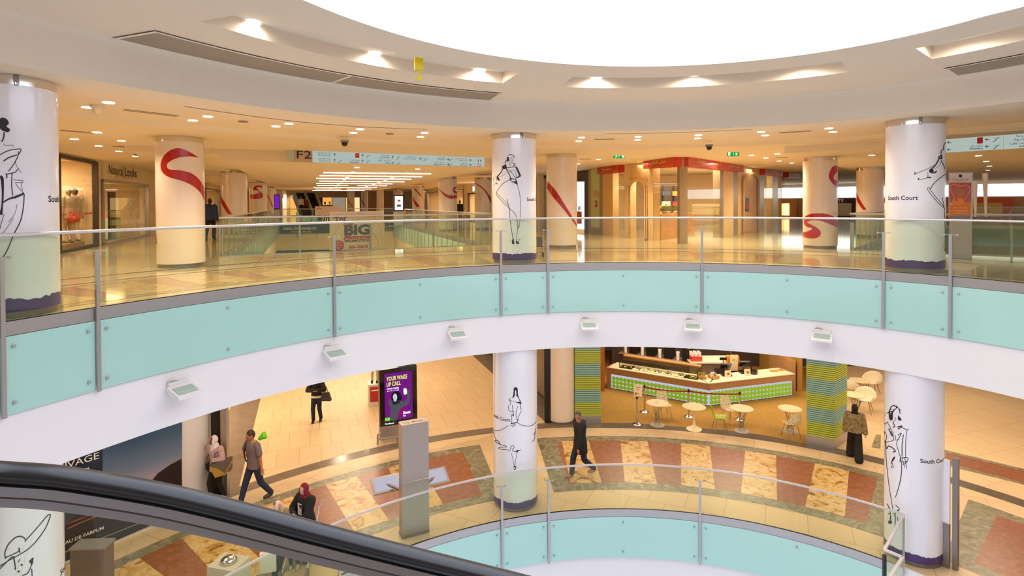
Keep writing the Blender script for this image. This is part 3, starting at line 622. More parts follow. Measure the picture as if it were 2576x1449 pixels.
# ================================================================ hoist
hY=9.2; ht=UY(1051,20,hY); hb=UY(1051,62,hY); yl=pbr('hoist_yellow','#f2dc00',.35)
t=thing('ceiling_hoist',(ht.x,ht.y,hb.z),'white hoist box under skylight with cable and yellow hook block','hoist')
b=MB(); b.box((ht.x,ht.y,(ht.z+hb.z)/2),(.2,.2,ht.z-hb.z),white,rz=.9); b.build('housing',t,smooth=0)
b=MB(); b.box((ht.x,ht.y,hb.z-.012),(.22,.22,.02),dark,rz=.9); b.tube([(ht.x-.03,ht.y,hb.z-.02),(ht.x+.03,ht.y,hb.z-.02)],.03,black,10); b.build('base_plate',t,smooth=0)
y0=UY(1053,144,hY); y1=UY(1053,176,hY); h0=UY(1054,200,hY)
b=MB(); b.tube([(ht.x,ht.y,hb.z),(y0.x,y0.y,y0.z)],.006,dark,6); b.build('cable',t)
b=MB(); b.box((y0.x,y0.y,(y0.z+y1.z)/2),(.13,.08,y0.z-y1.z),yl,rz=.35); b.build('hook_block',t,smooth=0)
b=MB(); r=.045; cz=h0.z+r; b.tube([(y1.x,y1.y,y1.z),(y1.x,y1.y,cz+r*1.6)]+[(y1.x+r*math.sin(q),y1.y,cz+r*math.cos(q)) for q in [i*.35 for i in range(0,15)]],[.012]*2+[.016]*13+[.01]*2,yl,8); b.build('hook',t)
# ================================================================ downlights of the upper floor
Zs=ZC; pairs=[(220,270),(273,258),(485,303),(523,293),(694,318),(727,311),(889,334),(906,325),(1058,344),(1068,334),(1456,355),(1463,346),(1604,352),(1605,344),(1755,348),(1757,340),(1925,340.5),(1914.6,332),(2095.5,332),(2085,323)]
for i,(x,y) in enumerate(pairs):
    p=U(x,y,ZC-.005); j=i//2; e='nearer' if i%2 else 'farther'
    fixture(p,.085,f'round downlight, {e} of {ORD[j]} pair from the left, ceiling edge behind fascia','paired downlights behind the fascia',185 if i%2 else None)
left=[(244,333),(187,350),(305.5,354),(248,367),(354,371),(299,381),(340,393)]
for i,(x,y) in enumerate(left):
    p=U(x,y,ZC-.105); fixture(p,.085,f'round downlight before the left shops, {ORD[i]} counted from camera','downlights before the left shops',150 if i%2==0 else None)
wing=[(1890.5,390.5),(1926.5,397.6),(1955.6,387),(1960.5,404.8),(1992,410),(1454,412),(1505,401)]
for i,(x,y) in enumerate(wing):
    p=U(x,y,ZC-.105); fixture(p,.085,f'round downlight above red sweet shop signs, {ORD[i]} of seven','downlights round the sweet shop',300 if i%2==0 else None)
wing2=[(2192.9,390.5),(2461.7,391.7),(2480.8,406),(2488.7,417.8),(2485.5,428)]
for i,(x,y) in enumerate(wing2):
    p=U(x,y,2.855); fixture(p,.085,f'round downlight in low right wing ceiling, {ORD[i]} from camera','right wing downlights',330 if i%2 else None)
z=zc(500,330,3.389)
corr=z((1348,310),(1312,348),(1285,378),(1265,393),(1242,415),(1215,434),(1190,452),(1170,468),(1130,488)); corr2=z((1866,322),(1778,357),(1692,386),(1650,398),(1590,420),(1538,437),(1490,455),(1430,472),(1355,492)); corr3=z((465,236),(497,268),(533,295),(605,355),(620,370),(638,387),(690,433),(707,448),(745,478),(768,498),(795,518))
for nm,lst,zz in (('left row over corridor middle',corr,2.725),('right row over corridor middle',corr2,2.725),('left aisle row',corr3,2.895)):
    for i,(x,y) in enumerate(lst):
        p=U(x,y,zz); fixture(p,.09,f'small downlight in the {nm}, {ORD[i]} from camera','corridor downlights',420 if i%2==0 else None,ang=165)
strip=emit('strip_glow','#fff2e6',4); i=0
for l,s0,s1 in ((24,.6,4.9),(26.6,.5,5),(29.5,.4,5),(33,.6,5.2),(36.5,.5,5),(40.5,.6,2.6),(40.5,3.2,5.2),(45,.4,5),(50,.6,2.6),(50,3.1,5.1),(55,.4,5)):
    b=MB(); b.bar(Q(s0,l,2.7),Q(s1,l,2.7),.05,.03,strip); tag(b.build('strip_light',smooth=0),f'long lit ceiling strip across corridor, {ORD[i]} from camera','strip light','corridor strip lights'); i+=1
# ================================================================ wells, rails, signs, shops of the upper floor
def well_sides(pts,name):
    f=MB(); n=len(pts)
    for i in range(n):
        a,b=pts[i],pts[(i+1)%n]; f.poly([(a.x,a.y,-.02),(b.x,b.y,-.02),(b.x,b.y,-2.07),(a.x,a.y,-2.07)],cream)
    struct(f,name,smooth=0)
well_sides(WELL,'wall_corridor_well'); well_sides(RW,'wall_wing_well')
def straight_rail(pts,label,step=1.15,inward=None,panel=True,name='glass_balustrade',zt=1.09):
    c=sum(pts,V((0,0,0)))/len(pts); t=thing(name,(pts[0].x,pts[0].y,0),label,'balustrade')
    for a,b in zip(pts,pts[1:]):
        L=(b-a).length; d=(b-a)/L; n=V((-d.y,d.x,0)); 
        if (inward-a).dot(n)<0: n=-n
        m_=MB(); m_.bar(a+V((0,0,zt)),b+V((0,0,zt)),.06,.045,rail); m_.build('handrail',t)
        m_=MB(); mid=(a+b)/2; m_.box((mid.x,mid.y,.54),(L,.012,1.06),clear,ax=(d,n,V((0,0,1)))); m_.build('glass_pane',t,smooth=0)
        m_=MB(); q=mid+n*.02; m_.box((q.x,q.y,-.08),(L,.03,.2),steel,ax=(d,n,V((0,0,1)))); m_.build('edge_band',t,smooth=0)
        if panel: m_=MB(); q=mid+n*.03; m_.box((q.x,q.y,-.69),(L-.02,.02,.98),aqua,ax=(d,n,V((0,0,1)))); m_.build('aqua_panel',t,smooth=0)
        k=min(24,max(2,int(L/step)))
        for i in range(k+1):
            q=a+d*(L*(i+.0)/k)+n*.06; m_=MB(); m_.box((q.x,q.y,-.15),(.05,.03,1.95),steel,ax=(d,n,V((0,0,1)))); m_.build('post',t,smooth=0)
    return t
wc=Q(2,32)
straight_rail([WELL[0],WELL[1]],'glass balustrade along the near edge of the corridor well, behind the promotion banner',1.9,wc)
straight_rail([WELL[0],WELL[3]],'glass balustrade running away along left side of corridor well',1.15,wc); straight_rail([WELL[1],WELL[2]],'glass balustrade running away along right side of corridor well',1.15,wc); straight_rail([WELL[3],WELL[2]],'glass balustrade across far end of the corridor well',1.3,wc,False)
straight_rail([PA,PB],'glass balustrade before the right wing well, behind right white column',1.1,PA+EE*5); straight_rail([PA,PA+EE*24],'glass balustrade running away along left side of right wing well',1.3,PA+EN*3+EE*5); straight_rail([PA+EE*24,PB+EE*24],'glass balustrade at far side of the right wing well',2,PA+EN*3+EE*5)
def panel(mb,surf,q,m,depth=.04,nu=1):           # slab whose front face is a pixel quad on a vertical plane
    P=[surf(*p) for p in q]; B=[p-surf.n*depth for p in P]
    mb.add(P+B,[(0,1,2,3),(4,7,6,5)]+[(i,4+i,4+(i+1)%4,(i+1)%4) for i in range(4)],m); return P
def rect(x0,y0,x1,y1): return [(x0,y0),(x1,y0),(x1,y1),(x0,y1)]
# ---- banners on the well rail
wf=vplane(WELL[0],WELL[1],-.09); paper=pbr('banner_pink','#ecd6c6',.6,var=.06,scale=2); dkg=pbr('letter_grey','#4b4644',.6); lred=pbr('letter_red','#c22f2b',.6)
q=[(829.5,533),(966,530.5),(966,626),(829.5,630)]
b=MB(); panel(b,wf,q,paper,.03); t=b.build('promotion_banner',smooth=0); tag(t,'marbled pink banner reading BIG Momma PROMOTION on near rail of corridor well','banner')
wt=vplane(WELL[0],WELL[1],-.08)
def lett(par,items,surf,name='lettering',mat=None):
    for it in items:
        st,a,b_,h,m=it[:5]; bo=it[5] if len(it)>5 else .02; sh=it[6] if len(it)>6 else 0
        mb=MB(); mb.text(st,a,b_,h,surf,m,bo,sh); mb.build(name,par,smooth=0)
lett(t,[('BIG',(866,590.5),(931,588.5),24.5,dkg,.05),('Momma',(864,601.5),(934,599),9.5,lred,.05,.3),('PROMOTION',(867,609.5),(932,607.5),6.6,dkg,.04),('20-26/3',(877,624.5),(925,622.5),7,lred,.04),('The',(862,567),(889,566),8,lred,.045,.3),('TAJ',(842,556),(868,555),9,dkg,.02)],wt)
b=MB(); b.stroke([(838,549),(845,547),(857,549),(872,547)],2,wt,lred); b.build('red_swash',t,smooth=0)
b=MB(); b.blob([(851,604),(862,608),(865,617),(862,626),(851,630),(841,626),(838,617),(841,608)],wt,lred); b.build('red_seal',t,smooth=0)
lw=pbr('letter_cream','#f2dcd0',.6); wt2=vplane(WELL[0],WELL[1],-.075)
lett(t,[('Prizes will',(844,611),(859,610.6),2.2,lw),('be given to',(843,615),(860,614.6),2.2,lw),('the first 50',(843,619),(861,618.6),2.2,lw),('customers',(843,622.8),(861,622.4),2.2,lw),('daily',(848,626.4),(856,626.2),2.2,lw)],wt2)
b=MB(); vein=pbr('marble_vein','#c0aaa0',.6)
for p in ([(940,536),(944,560),(936,580),(948,600),(955,622)],[(900,535),(930,545),(960,540)],[(832,600),(846,580),(858,566)],[(950,560),(958,580),(962,610)]): b.stroke(p,1.2,wt,vein)
b.build('marble_veining',t,smooth=0)
# far banners: exchange company
ff=vplane(WELL[3],WELL[2],.18); ft=vplane(WELL[3],WELL[2],.2); nav=pbr('banner_navy','#2b2f36',.5); ly=pbr('letter_yellow','#d8e03a',.5)
b=MB(); panel(b,ff,[(703,561.5),(829,561),(829,586),(703,588)],nav,.03); t=b.build('exchange_banner',smooth=0); tag(t,'dark banner reading KAMAL EXCHANGE CO. on far edge of the corridor well','banner')
lett(t,[('KAMAL EXCHANGE CO.',(713,578),(797,577.4),6,white,.03),('In Taj Mall - MK Floor',(731,585),(785,584.6),4,ly,.02)],ft)
b=MB(); panel(b,ff,[(968,561),(1014,560.6),(1014,580),(968,581)],nav,.03); t=b.build('exchange_banner',smooth=0); tag(t,'dark banner with Arabic writing on far well edge, right of the promotion banner','banner')
lett(t,[(arabic('شركة كمال ل'),(967.5,571),(1008,570.4),6,white,.02),(arabic('في تاج مول'),(970,578.5),(993,578),4,ly,.02)],ft)
fq=vplane(WELL[3],WELL[2],.2); b=MB(); panel(b,fq,rect(792,519,858,541),paper,.03); t=b.build('promotion_banner',smooth=0); tag(t,'small distant pink banner with red swash on far rail of corridor well','banner'); b=MB(); b.stroke([(797,525),(803,523.5),(809,525)],1.6,vplane(WELL[3],WELL[2],.23),lred); b.build('red_swash',t,smooth=0)
# ---- F2 direction sign over the near edge of the well
sg=vplane(WELL[0],WELL[1],.12); s2=vplane(WELL[0],WELL[1],.14); s3=vplane(WELL[0],WELL[1],.145); beige=pbr('sign_beige','#c9b18c',.35); lblk=pbr('letter_black','#22201d',.5); vred=pbr('logo_red','#cf2330',.4)
def sy(x,t): return (368+(x-741)*.0452)*(1-t)+(406.5+(x-741)*.0255)*t
t=thing('direction_sign',sg(980,405),'long hanging F2 direction sign with white lit panels over the corridor mouth','sign')
b=MB(); panel(b,sg,[(741,sy(741,0)),(786,sy(786,0)),(786,sy(786,1)),(741,sy(741,1))],beige,.1); b.build('level_panel',t,smooth=0)
for x0,x1 in ((786,939),(939.5,1082),(1082.5,1219)):
    b=MB(); panel(b,sg,[(x0,sy(x0,.24)),(x1,sy(x1,.24)),(x1,sy(x1,1)),(x0,sy(x0,1))],signlit,.1); b.build('lit_panel',t,smooth=0)
b=MB(); panel(b,sg,[(741,sy(741,-.06)),(1203,sy(1203,-.06)),(1203,sy(1203,.2)),(741,sy(741,.0))],beige,.12); b.build('top_trough',t,smooth=0)
b=MB(); panel(b,sg,[(721,370),(740,370),(740,404),(721,403)],pbr('sign_side_glass','#b9c9b4',.1),.03); b.build('end_panel',t,smooth=0)
def sl(st,x0,x1,tb,h,m=lblk,bo=.01): return (st,(x0,sy(x0,tb)),(x1,sy(x1,tb)),h,m,bo)
lett(t,[sl('F2',747,783,.78,20,lblk,.0)],s2,'level_lettering')
for st,x0,x1,tb,h in (('North Court',801,832,.56,3.4),(arabic('المدخل الشمالي'),797,832,.4,3.2),('Food Court',803,832,.94,3.4),(arabic('ساحة المطاعم'),801,832,.78,3.2),('SmartBuy',880,904,.98,3.6),(arabic('سمارت باي'),884,904,.82,3.2),('Taj Cinema',956,980,.58,3.2),(arabic('تاج سينما'),960,980,.42,3),('ATM\'S',968,981,.98,3.2),(arabic('الصرافات الآلية'),951,981,.8,3),('Day Care Center',1015,1047,.6,3),(arabic('حضانة أطفال'),1023,1047,.44,3),('Terrace',1101,1118,.58,3),(arabic('التراس'),1102,1118,.42,3),('Magic Planet',1092,1118,.98,3),(arabic('ماجيك بلانت'),1094,1118,.82,3),('Entrance',1157,1175,.98,3),(arabic('مدخل'),1160,1175,.82,3)): lett(t,[sl(st,x0,x1,tb,h)],s2)
lett(t,[sl('East Court',1156,1175,.58,3,vred),sl(arabic('المدخل الشرقي'),1146,1175,.44,3,vred),sl('South Court',966,1000,.2,3,pbr('faint_pink','#b98a80',.5)),sl(arabic('المدخل الجنوبي'),1012,1048,.21,3,pbr('faint_pink2','#b98a80',.5))],s2)
b=MB()
def arrow(b,x,y,d,r=4,w=1,surf=s2,m=lblk):
    dx,dy=d; b.stroke([(x-dx*r,y-dy*r),(x+dx*r,y+dy*r)],w,surf,m,1); 
    for s in (-1,1): b.stroke([(x+dx*r,y+dy*r),(x+dx*r*.1-dy*s*r*.7,y+dy*r*.1+dx*s*r*.7)],w,surf,m,1)
for x,tb,d in ((842,.46,(0,-1)),(842,.86,(0,-1)),(912,.46,(0,-1)),(912,.86,(0,-1)),(988,.5,(0,-1)),(989,.92,(-1,0)),(1056,.52,(1,0)),(1126,.5,(1,0)),(1126,.9,(1,0)),(1182,.9,(1,0))): arrow(b,x,sy(x,tb),d)
arrow(b,1182,sy(1182,.5),(1,0),m=vred); b.build('arrows',t,smooth=0)
b=MB()
for x,tb in ((926,.46),(926,.86),(1002,.5),(1070,.55),(1134,.52),(1134,.92),(856,.9),(1003,.94)):
    y=sy(x,tb); b.stroke([(x-5,y+3),(x-2,y+3),(x+2,y-2),(x+5,y-2)],.9,s2,lblk,1); b.stroke([(x-3,y-1),(x-2,y+1)],.9,s2,lblk,1)
for x in (1203,1209): b.stroke([(x,sy(x,.42)),(x,sy(x,.62))],1.6,s2,lblk,1)
y=sy(1205,.88); b.stroke([(1205+4.5*math.cos(i*.7),y+4.5*math.sin(i*.7)) for i in range(10)],.9,s2,vred,2); b.stroke([(1202,y-3),(1208,y+3)],.9,s2,vred,1); b.build('pictograms',t,smooth=0)
b=MB(); b.quad([(893.5,sy(893,.3)),(904,sy(904,.3)),(904,sy(904,.62)),(893.5,sy(893,.62))],s2,vred); o=b.build('red_logo_square',t,smooth=0)
b=MB(); b.stroke([(896,sy(893,.5)),(899,sy(893,.42)),(902,sy(893,.5))],.8,s3,white); b.build('logo_script',o,smooth=0)
b=MB()
for x in (745,938,1080,1200): p=sg(x,sy(x,-.05)); b.bar(p,V((p.x,p.y,3.05)),.03,.03,steeld)
b.build('hangers',t)
# ---- right wing sign
PAs,PBs=(PA+EN*.2)*.885,PB*.885; wg=vplane(PAs,PBs,.12); w2=vplane(PAs,PBs,.14)
def ry(x,t): return (341-(x-2385)*.078)*(1-t)+(383-(x-2385)*.058)*t
t=thing('direction_sign',wg(2470,380),'hanging direction sign at right photo edge, in front of right wing','sign')
for x0,x1 in ((2345,2524),(2525,2660)):
    b=MB(); panel(b,wg,[(x0,ry(x0,.22)),(x1,ry(x1,.22)),(x1,ry(x1,1)),(x0,ry(x0,1))],signlit,.1); b.build('lit_panel',t,smooth=0)
b=MB(); panel(b,wg,[(2345,ry(2345,-.05)),(2660,ry(2660,-.05)),(2660,ry(2660,.2)),(2345,ry(2345,.2))],beige,.12); b.build('top_trough',t,smooth=0)
def rl(st,x0,x1,tb,h,m=lblk): return (st,(x0,ry(x0,tb)),(x1,ry(x1,tb)),h,m,.012)
lett(t,[rl('SmartBuy',2439,2473,.93,5),rl(arabic('سمارت باي'),2441,2473,.77,4.5),rl('Taj Cinema',2550,2600,.58,5),rl(arabic('تاج سينما'),2557,2600,.36,4.5),rl(arabic('الصرافات الآلية'),2539,2600,.78,4.5),rl('ATM\'S',2564,2592,.96,5)],w2)
b=MB()
for x,tb in ((2388,.42),(2388,.85),(2484,.4),(2484,.8)): arrow(b,x,ry(x,tb),(-1,0),5,1.3,w2)
b.build('arrows',t,smooth=0); b=MB(); b.quad([(2458,ry(2458,.25)),(2472.5,ry(2472,.25)),(2472.5,ry(2472,.6)),(2458,ry(2458,.6))],w2,vred); b.build('red_logo_square',t,smooth=0)
b=MB()
for x,tb in ((2506,.42),(2506,.84)):
    y=ry(x,tb); b.stroke([(x-8,y+5),(x-3,y+5),(x+3,y-3),(x+8,y-4)],1.4,w2,lblk,1); b.stroke([(x-3,y-4),(x-2,y+1)],1.4,w2,lblk,1)
b.build('pictograms',t,smooth=0)
# ---- orange charity poster stand at the right
ad0=U(2415,650,0); adp=vplane(ad0,ad0+EN*1.0,0); adf=vplane(ad0,ad0+EN*1.0,.01); adg=vplane(ad0,ad0+EN*1.0,.014)
t=thing('poster_stand',ad0,'grey steel poster stand with orange charity poster, right of the white column','poster stand')
b=MB(); panel(b,adp,[(2386,434),(2447,434),(2447,548),(2386,548)],steel,.14); b.build('frame',t,smooth=0)
b=MB(); panel(b,adp,[(2388,548),(2445,548),(2445,651),(2388,649)],steel,.12); b.build('base',t,smooth=0)
o1=pbr('poster_orange','#e07a17',.4); o2=pbr('poster_rose','#b5655c',.4,var=.2,scale=4); o3=pbr('poster_pale','#e8d8da',.4); o4=pbr('poster_grey','#7e7b83',.4); pk=pbr('poster_pink','#e8736d',.4); sk=pbr('poster_skin','#b8764a',.4)
b=MB(); b.quad(rect(2390,436,2443,459),adf,o3); b.quad(rect(2389,459,2443,509),adf,o2); b.quad([(2388.5,517),(2442,508),(2442,541),(2388.5,541)],adf,o1); b.quad(rect(2388,542,2441,550),adf,o4); po=b.build('poster',t,smooth=0)
b=MB(); b.stroke([(2408,505),(2394,485),(2391,470),(2402,464),(2416,468),(2432,466),(2440,476),(2434,492),(2424,506)],4,adg,pk); b.blob([(2408,476),(2421,474),(2428,482),(2425,494),(2416,498),(2408,490)],adg,sk); b.blob([(2397,500),(2420,499),(2426,510),(2420,515),(2396,515)],adg,pbr('poster_amber','#f08c3c',.4)); b.build('picture',po,smooth=0)
lett(po,[('King Hussein Cancer Foundation',(2396,455),(2437,455),2,o4),(arabic('مؤسسة الحسين للسرطان'),(2396,451),(2437,451),2.4,o4),('Do more today',(2402,524),(2434,524),2.6,lw),('to save more lives',(2398,531),(2436,531),2.6,lw),('tomorrow',(2404,537),(2432,537),2.6,lw)],adg)
b=MB(); b.quad(rect(2412,439,2420,446),adg,lblk); b.build('emblem',po,smooth=0)
# ---- generic helpers for shop fronts
SH=pbr('shop_inner_wall','#e6d3b4',.6); woodl=pbr('light_wood','#c08a50',.45,var=.12,scale=3); greyw=pbr('shop_grey','#6f665f',.5); goldl=emit('warm_window','#ffcf8a',2.2)
GC=[pbr('goods_%d'%i,c,.5) for i,c in enumerate(('#b3402f','#d8b04a','#7d8f6a','#c9b9a6','#5b4a55','#e2e0da','#3c4a63','#c87a4a'))]
def shop_box(t,a,b,dep,n,z1,back=SH,floor_=tile2,lamp=0,goods=0,shelves=3):
    # room behind a front from a to b, depth dep along n
    d=(b-a); L=d.length; d=d/L; m=MB(); A,B,C_,D_=a+n*.12,b+n*.12,b+n*dep,a+n*dep
    z=lambda p,h:(p.x,p.y,h)
    m.poly([z(D_,0),z(C_,0),z(C_,z1),z(D_,z1)],back); m.poly([z(A,0),z(D_,0),z(D_,z1),z(A,z1)],back); m.poly([z(B,0),z(C_,0),z(C_,z1),z(B,z1)],back); m.poly([z(A,z1),z(B,z1),z(C_,z1),z(D_,z1)],back); m.build('shop_room',t,smooth=0)
    if lamp: p=(a+b)/2+n*(dep*.5); area((p.x,p.y,z1-.08),min(L*.7,3),dep*.4,lamp,'#ffdcae')
    if goods:
        for k in range(shelves):
            zz=.5+k*.55; m=MB(); p=(a+b)/2+n*(dep-.22); m.box((p.x,p.y,zz),(L*.86,.36,.03),woodl,ax=(d,n,V((0,0,1)))); s=m.build('shelf',t,smooth=0)
            m=MB()
            for j in range(int(L*goods)):
                x=-.42+.84*(j+.5)/int(L*goods); h=rnd.uniform(.12,.36); q=p+d*(x*L); m.box((q.x,q.y,zz+.015+h/2),(L*.7/int(L*goods),.2,h),rnd.choice(GC),ax=(d,n,V((0,0,1))))
            m.build('goods',t,smooth=0)['kind']='stuff'
def front(name,label,s,l0,l1,side,top=2.95,ftop=3.05,frame=steeld,lamp=120,goods=2,dep=3,sign=None,signm=None,fasc=cream,letterh=.3,back=SH,glass=True):
    # shop front on a corridor wall: side -1 left wall (faces +NN), +1 right wall
    a,b=(Q(s,l0),Q(s,l1)) if side<0 else (Q(s,l1),Q(s,l0)); n=NN*(1 if side>0 else -1); d=(b-a).normalized(); L=(b-a).length
    t=thing(name,(a+b)/2,label,'shop front')
    m=MB(); ax=(d,n,V((0,0,1)))
    if top<ftop-.05: c=(a+b)/2; m.box((c.x,c.y,(top+ftop)/2),(L,.2,ftop-top),fasc,ax=ax); m.build('fascia',t,smooth=0)
    m=MB()
    for q in (a+d*.05,b-d*.05): m.box((q.x,q.y,top/2),(.1,.16,top),frame,ax=ax)
    c=(a+b)/2; m.box((c.x,c.y,top-.05),(L,.16,.1),frame,ax=ax); m.box((c.x,c.y,.05),(L,.16,.1),frame,ax=ax); m.build('frame',t,smooth=0)
    if glass: m=MB(); m.box((c.x,c.y,top/2),(L-.2,.012,top-.2),shopglass,ax=ax); m.build('window_pane',t,smooth=0)
    shop_box(t,a,b,dep,n,top,back,lamp=lamp,goods=goods)
    if sign:
        m=MB(); p=(a+b)/2-n*.115; m.text3(sign,(p.x,p.y,(top+ftop)/2-letterh*.45),d,(0,0,1),signm or lblk,letterh,.02,.5); m.build('sign_lettering',t,smooth=0)
    return t,a,b,n,d
SL=-7.1; SRt=12.5
# left side
t,a,b_,n,d=front('menswear_shop','menswear shop window with two suited mannequins and red SALE sticker, left wall',SL,20.9,24.3,-1,top=3.0,lamp=150,goods=0,frame=dark)
sp=vplane(Q(SL,20),Q(SL,30),.03); b=MB(); b.text('SALE',(174,549),(205,549),18,sp,lred,.01); b.build('sale_sticker',t,smooth=0)
b=MB(); b.stroke([(157,540),(167,540)],3,sp,lred,1); b.stroke([(208,538),(232,536)],3,sp,lred,1); b.build('sticker_line',t,smooth=0)
b=MB(); c=(a+b_)/2+n*.9; b.box((c.x,c.y,.1),(3.0,1.2,.2),woodl,ax=(d,n,V((0,0,1)))); b.build('display_plinth',t,smooth=0)
b=MB(); c=(a+b_)/2+n*1.9; b.box((c.x,c.y,1.05),(2.6,.06,2.1),pbr('mirror_panel','#b9a890',.2),ax=(d,n,V((0,0,1)))); b.build('display_screen',t,smooth=0)
for i in (0,1):
    c=a+d*(1.0+i*.5)+n*.6; b=MB(); b.tube([c+V((0,0,2.97)),c+V((0,0,2.85))],.02,white,8); b.tube([c+V((0,0,2.85)),c+V((.05,-.1,2.75))],[.05,.07],white,12); b.build('track_spot',t)
t,a,b_,n,d=front('cosmetics_shop','cosmetics shop front with black Natural Looks lettering on cream fascia',SL,24.85,31.3,-1,top=2.42,lamp=130,goods=3,sign=None,frame=steel)
b=MB(); sp=vplane(Q(SL,20),Q(SL,30),.12); b.text('Natural Looks',(274,437),(344,447),(0.5,-24),sp,lblk,.0); b.build('sign_lettering',t,smooth=0)
b=MB(); b.stroke([(290,446),(300,442),(318,447),(334,449)],1.6,sp,GC[7]); b.build('sign_swash',t,smooth=0)
b=MB(); c=a+d*3.0+n*.5; b.box((c.x,c.y,1.0),(.75,.08,2.0),black,ax=(d,n,V((0,0,1)))); b.box((c.x,c.y,.04),(.9,.4,.08),steeld,ax=(d,n,V((0,0,1)))); tag(b.build('display_board',smooth=0),'tall black display board standing inside Natural Looks shop window','display board')
for k,l in enumerate((26.2,29.6)):
    c=Q(-8.2,l); b=MB(); b.box((c.x,c.y,.45),(1.5,.5,.9),aqua,ax=(d,n,V((0,0,1)))); o=b.build('display_island',t,smooth=0); b=MB()
    for j in range(26): q=c+d*rnd.uniform(-.7,.7)+n*rnd.uniform(-.2,.2); h=rnd.uniform(.06,.2); b.box((q.x,q.y,.9+h/2),(.06,.06,h),[GC[0],GC[1],pk,GC[5],GC[3]][j%5])
    b.build('cosmetics',o,smooth=0)['kind']='stuff'
c=Q(-9.2,28,1.2); b=MB(); b.box((c.x,c.y,1.55),(3.2,.05,.9),pbr('perfume_poster','#a8793a',.4,var=.4,scale=2),ax=(d,n,V((0,0,1)))); b.build('wall_poster',t,smooth=0)
def wall_run(name,s0,ls,side,z1=3.05,th=.3,m=cream):
    f=MB()
    for l0,l1 in ls:
        p,q=Q(s0,l0),Q(s0,l1); c=(p+q)/2+NN*(th/2*(1 if side>0 else -1)); f.box((c.x,c.y,z1/2),(l1-l0,th,z1),m,ax=(D,NN,V((0,0,1))))
    struct(f,name,smooth=0)
wall_run('wall_left',SL,[(8,20.8),(24.35,24.8),(31.35,34),(38.5,39.5),(46,47.5),(54,55),(62,63)],-1)
names=['dark framed shop front behind man in blue jacket','shop front with grey frame far down left corridor wall','shop front next to the purple screen, left corridor wall','farthest shop front on left corridor wall']
for i,(l0,l1) in enumerate(((34,38.5),(39.5,46),(47.5,54),(55,62))): front('shop_front',names[i],SL,l0,l1,-1,top=2.7,lamp=140,goods=2,frame=dark if i==0 else steeld)
# right side of the corridor
wall_run('wall_right',SRt,[(30.6,31),(37.5,39),(46,47.5),(54.5,56),(63,64)],1)
t,a,b_,n,d=front('clothes_shop','clothes shop window with red sale band and hung shirts, right of corridor',SRt,31,37.5,1,top=2.9,lamp=300,goods=3,frame=steel)
b=MB(); c=(a+b_)/2-n*.03; b.box((c.x,c.y,.55),(5.5,.01,.35),lred,ax=(d,n,V((0,0,1)))); b.text3('SALE SALE SALE',(c-n*.02)+V((0,0,.45)),d,(0,0,1),white,.22,.03,.5); b.build('sale_band',t,smooth=0)
t,a,b_,n,d=front('shop_front','lit shop entrance under white glowing sign, right side of corridor',SRt,39,46,1,top=2.3,lamp=260,goods=2,frame=dark,glass=False,fasc=cream)
b=MB(); c=(a+b_)/2-n*.13; b.box((c.x,c.y,2.6),(3.2,.1,.35),screenw,ax=(d,n,V((0,0,1)))); b.build('glowing_sign',t,smooth=0)
front('shop_front','warmly lit shop window behind the white advertising screen',SRt,47.5,54.5,1,top=2.7,lamp=220,goods=3,frame=steel); front('shop_front','farthest lit shop window on the right corridor wall',SRt,56,63,1,top=2.7,lamp=220,goods=3,frame=steel)
# advertising screens
def screen(px0,px1,yt,yb,l,label,face,frame=black,z0=0):
    p=U((px0+px1)/2,0,0); 
    dirn=ray((px0+px1)/2,515); dirn.z=0; dirn.normalize(); # along the ray find given l
    k=l/dirn.dot(D); c=dirn*k; w=k*(dirn.y)*(px1-px0)/F; zt=H+(513-yt)*c.y/F; zb=H+(513-yb)*c.y/F
    t=thing('advertising_screen',(c.x,c.y,0),label,'screen'); ax=(NN,D,V((0,0,1)))
    m=MB(); m.box((c.x,c.y,(zt+zb)/2),(w,.15,zt-zb),frame,ax=ax); m.box((c.x,c.y,zb/2),(w*.9,.12,zb),steel,ax=ax); m.build('cabinet',t,smooth=0)
    q=c-D*.08; m=MB(); m.box((q.x,q.y,(zt+zb)/2),(w*.76,.02,(zt-zb)*.86),face,ax=ax); o=m.build('display',t,smooth=0); return t,o,q-D*.015,w,zt,zb
t,o,q,w,zt,zb=screen(990,1016,491,532,40,'black framed screen glowing white with red square, right side of corridor',screenw)
b=MB(); b.box((q.x,q.y,zt-(zt-zb)*.35),(w*.25,.01,(zt-zb)*.12),lred,ax=(NN,D,V((0,0,1)))); b.box((q.x,q.y,zt-(zt-zb)*.66),(w*.4,.01,(zt-zb)*.14),dkg,ax=(NN,D,V((0,0,1)))); b.build('picture',o,smooth=0)
screen(690,703,488,526,43,'purple glowing advertising screen far down the left corridor side',emit('purple_screen','#6b1fb5',1.0))
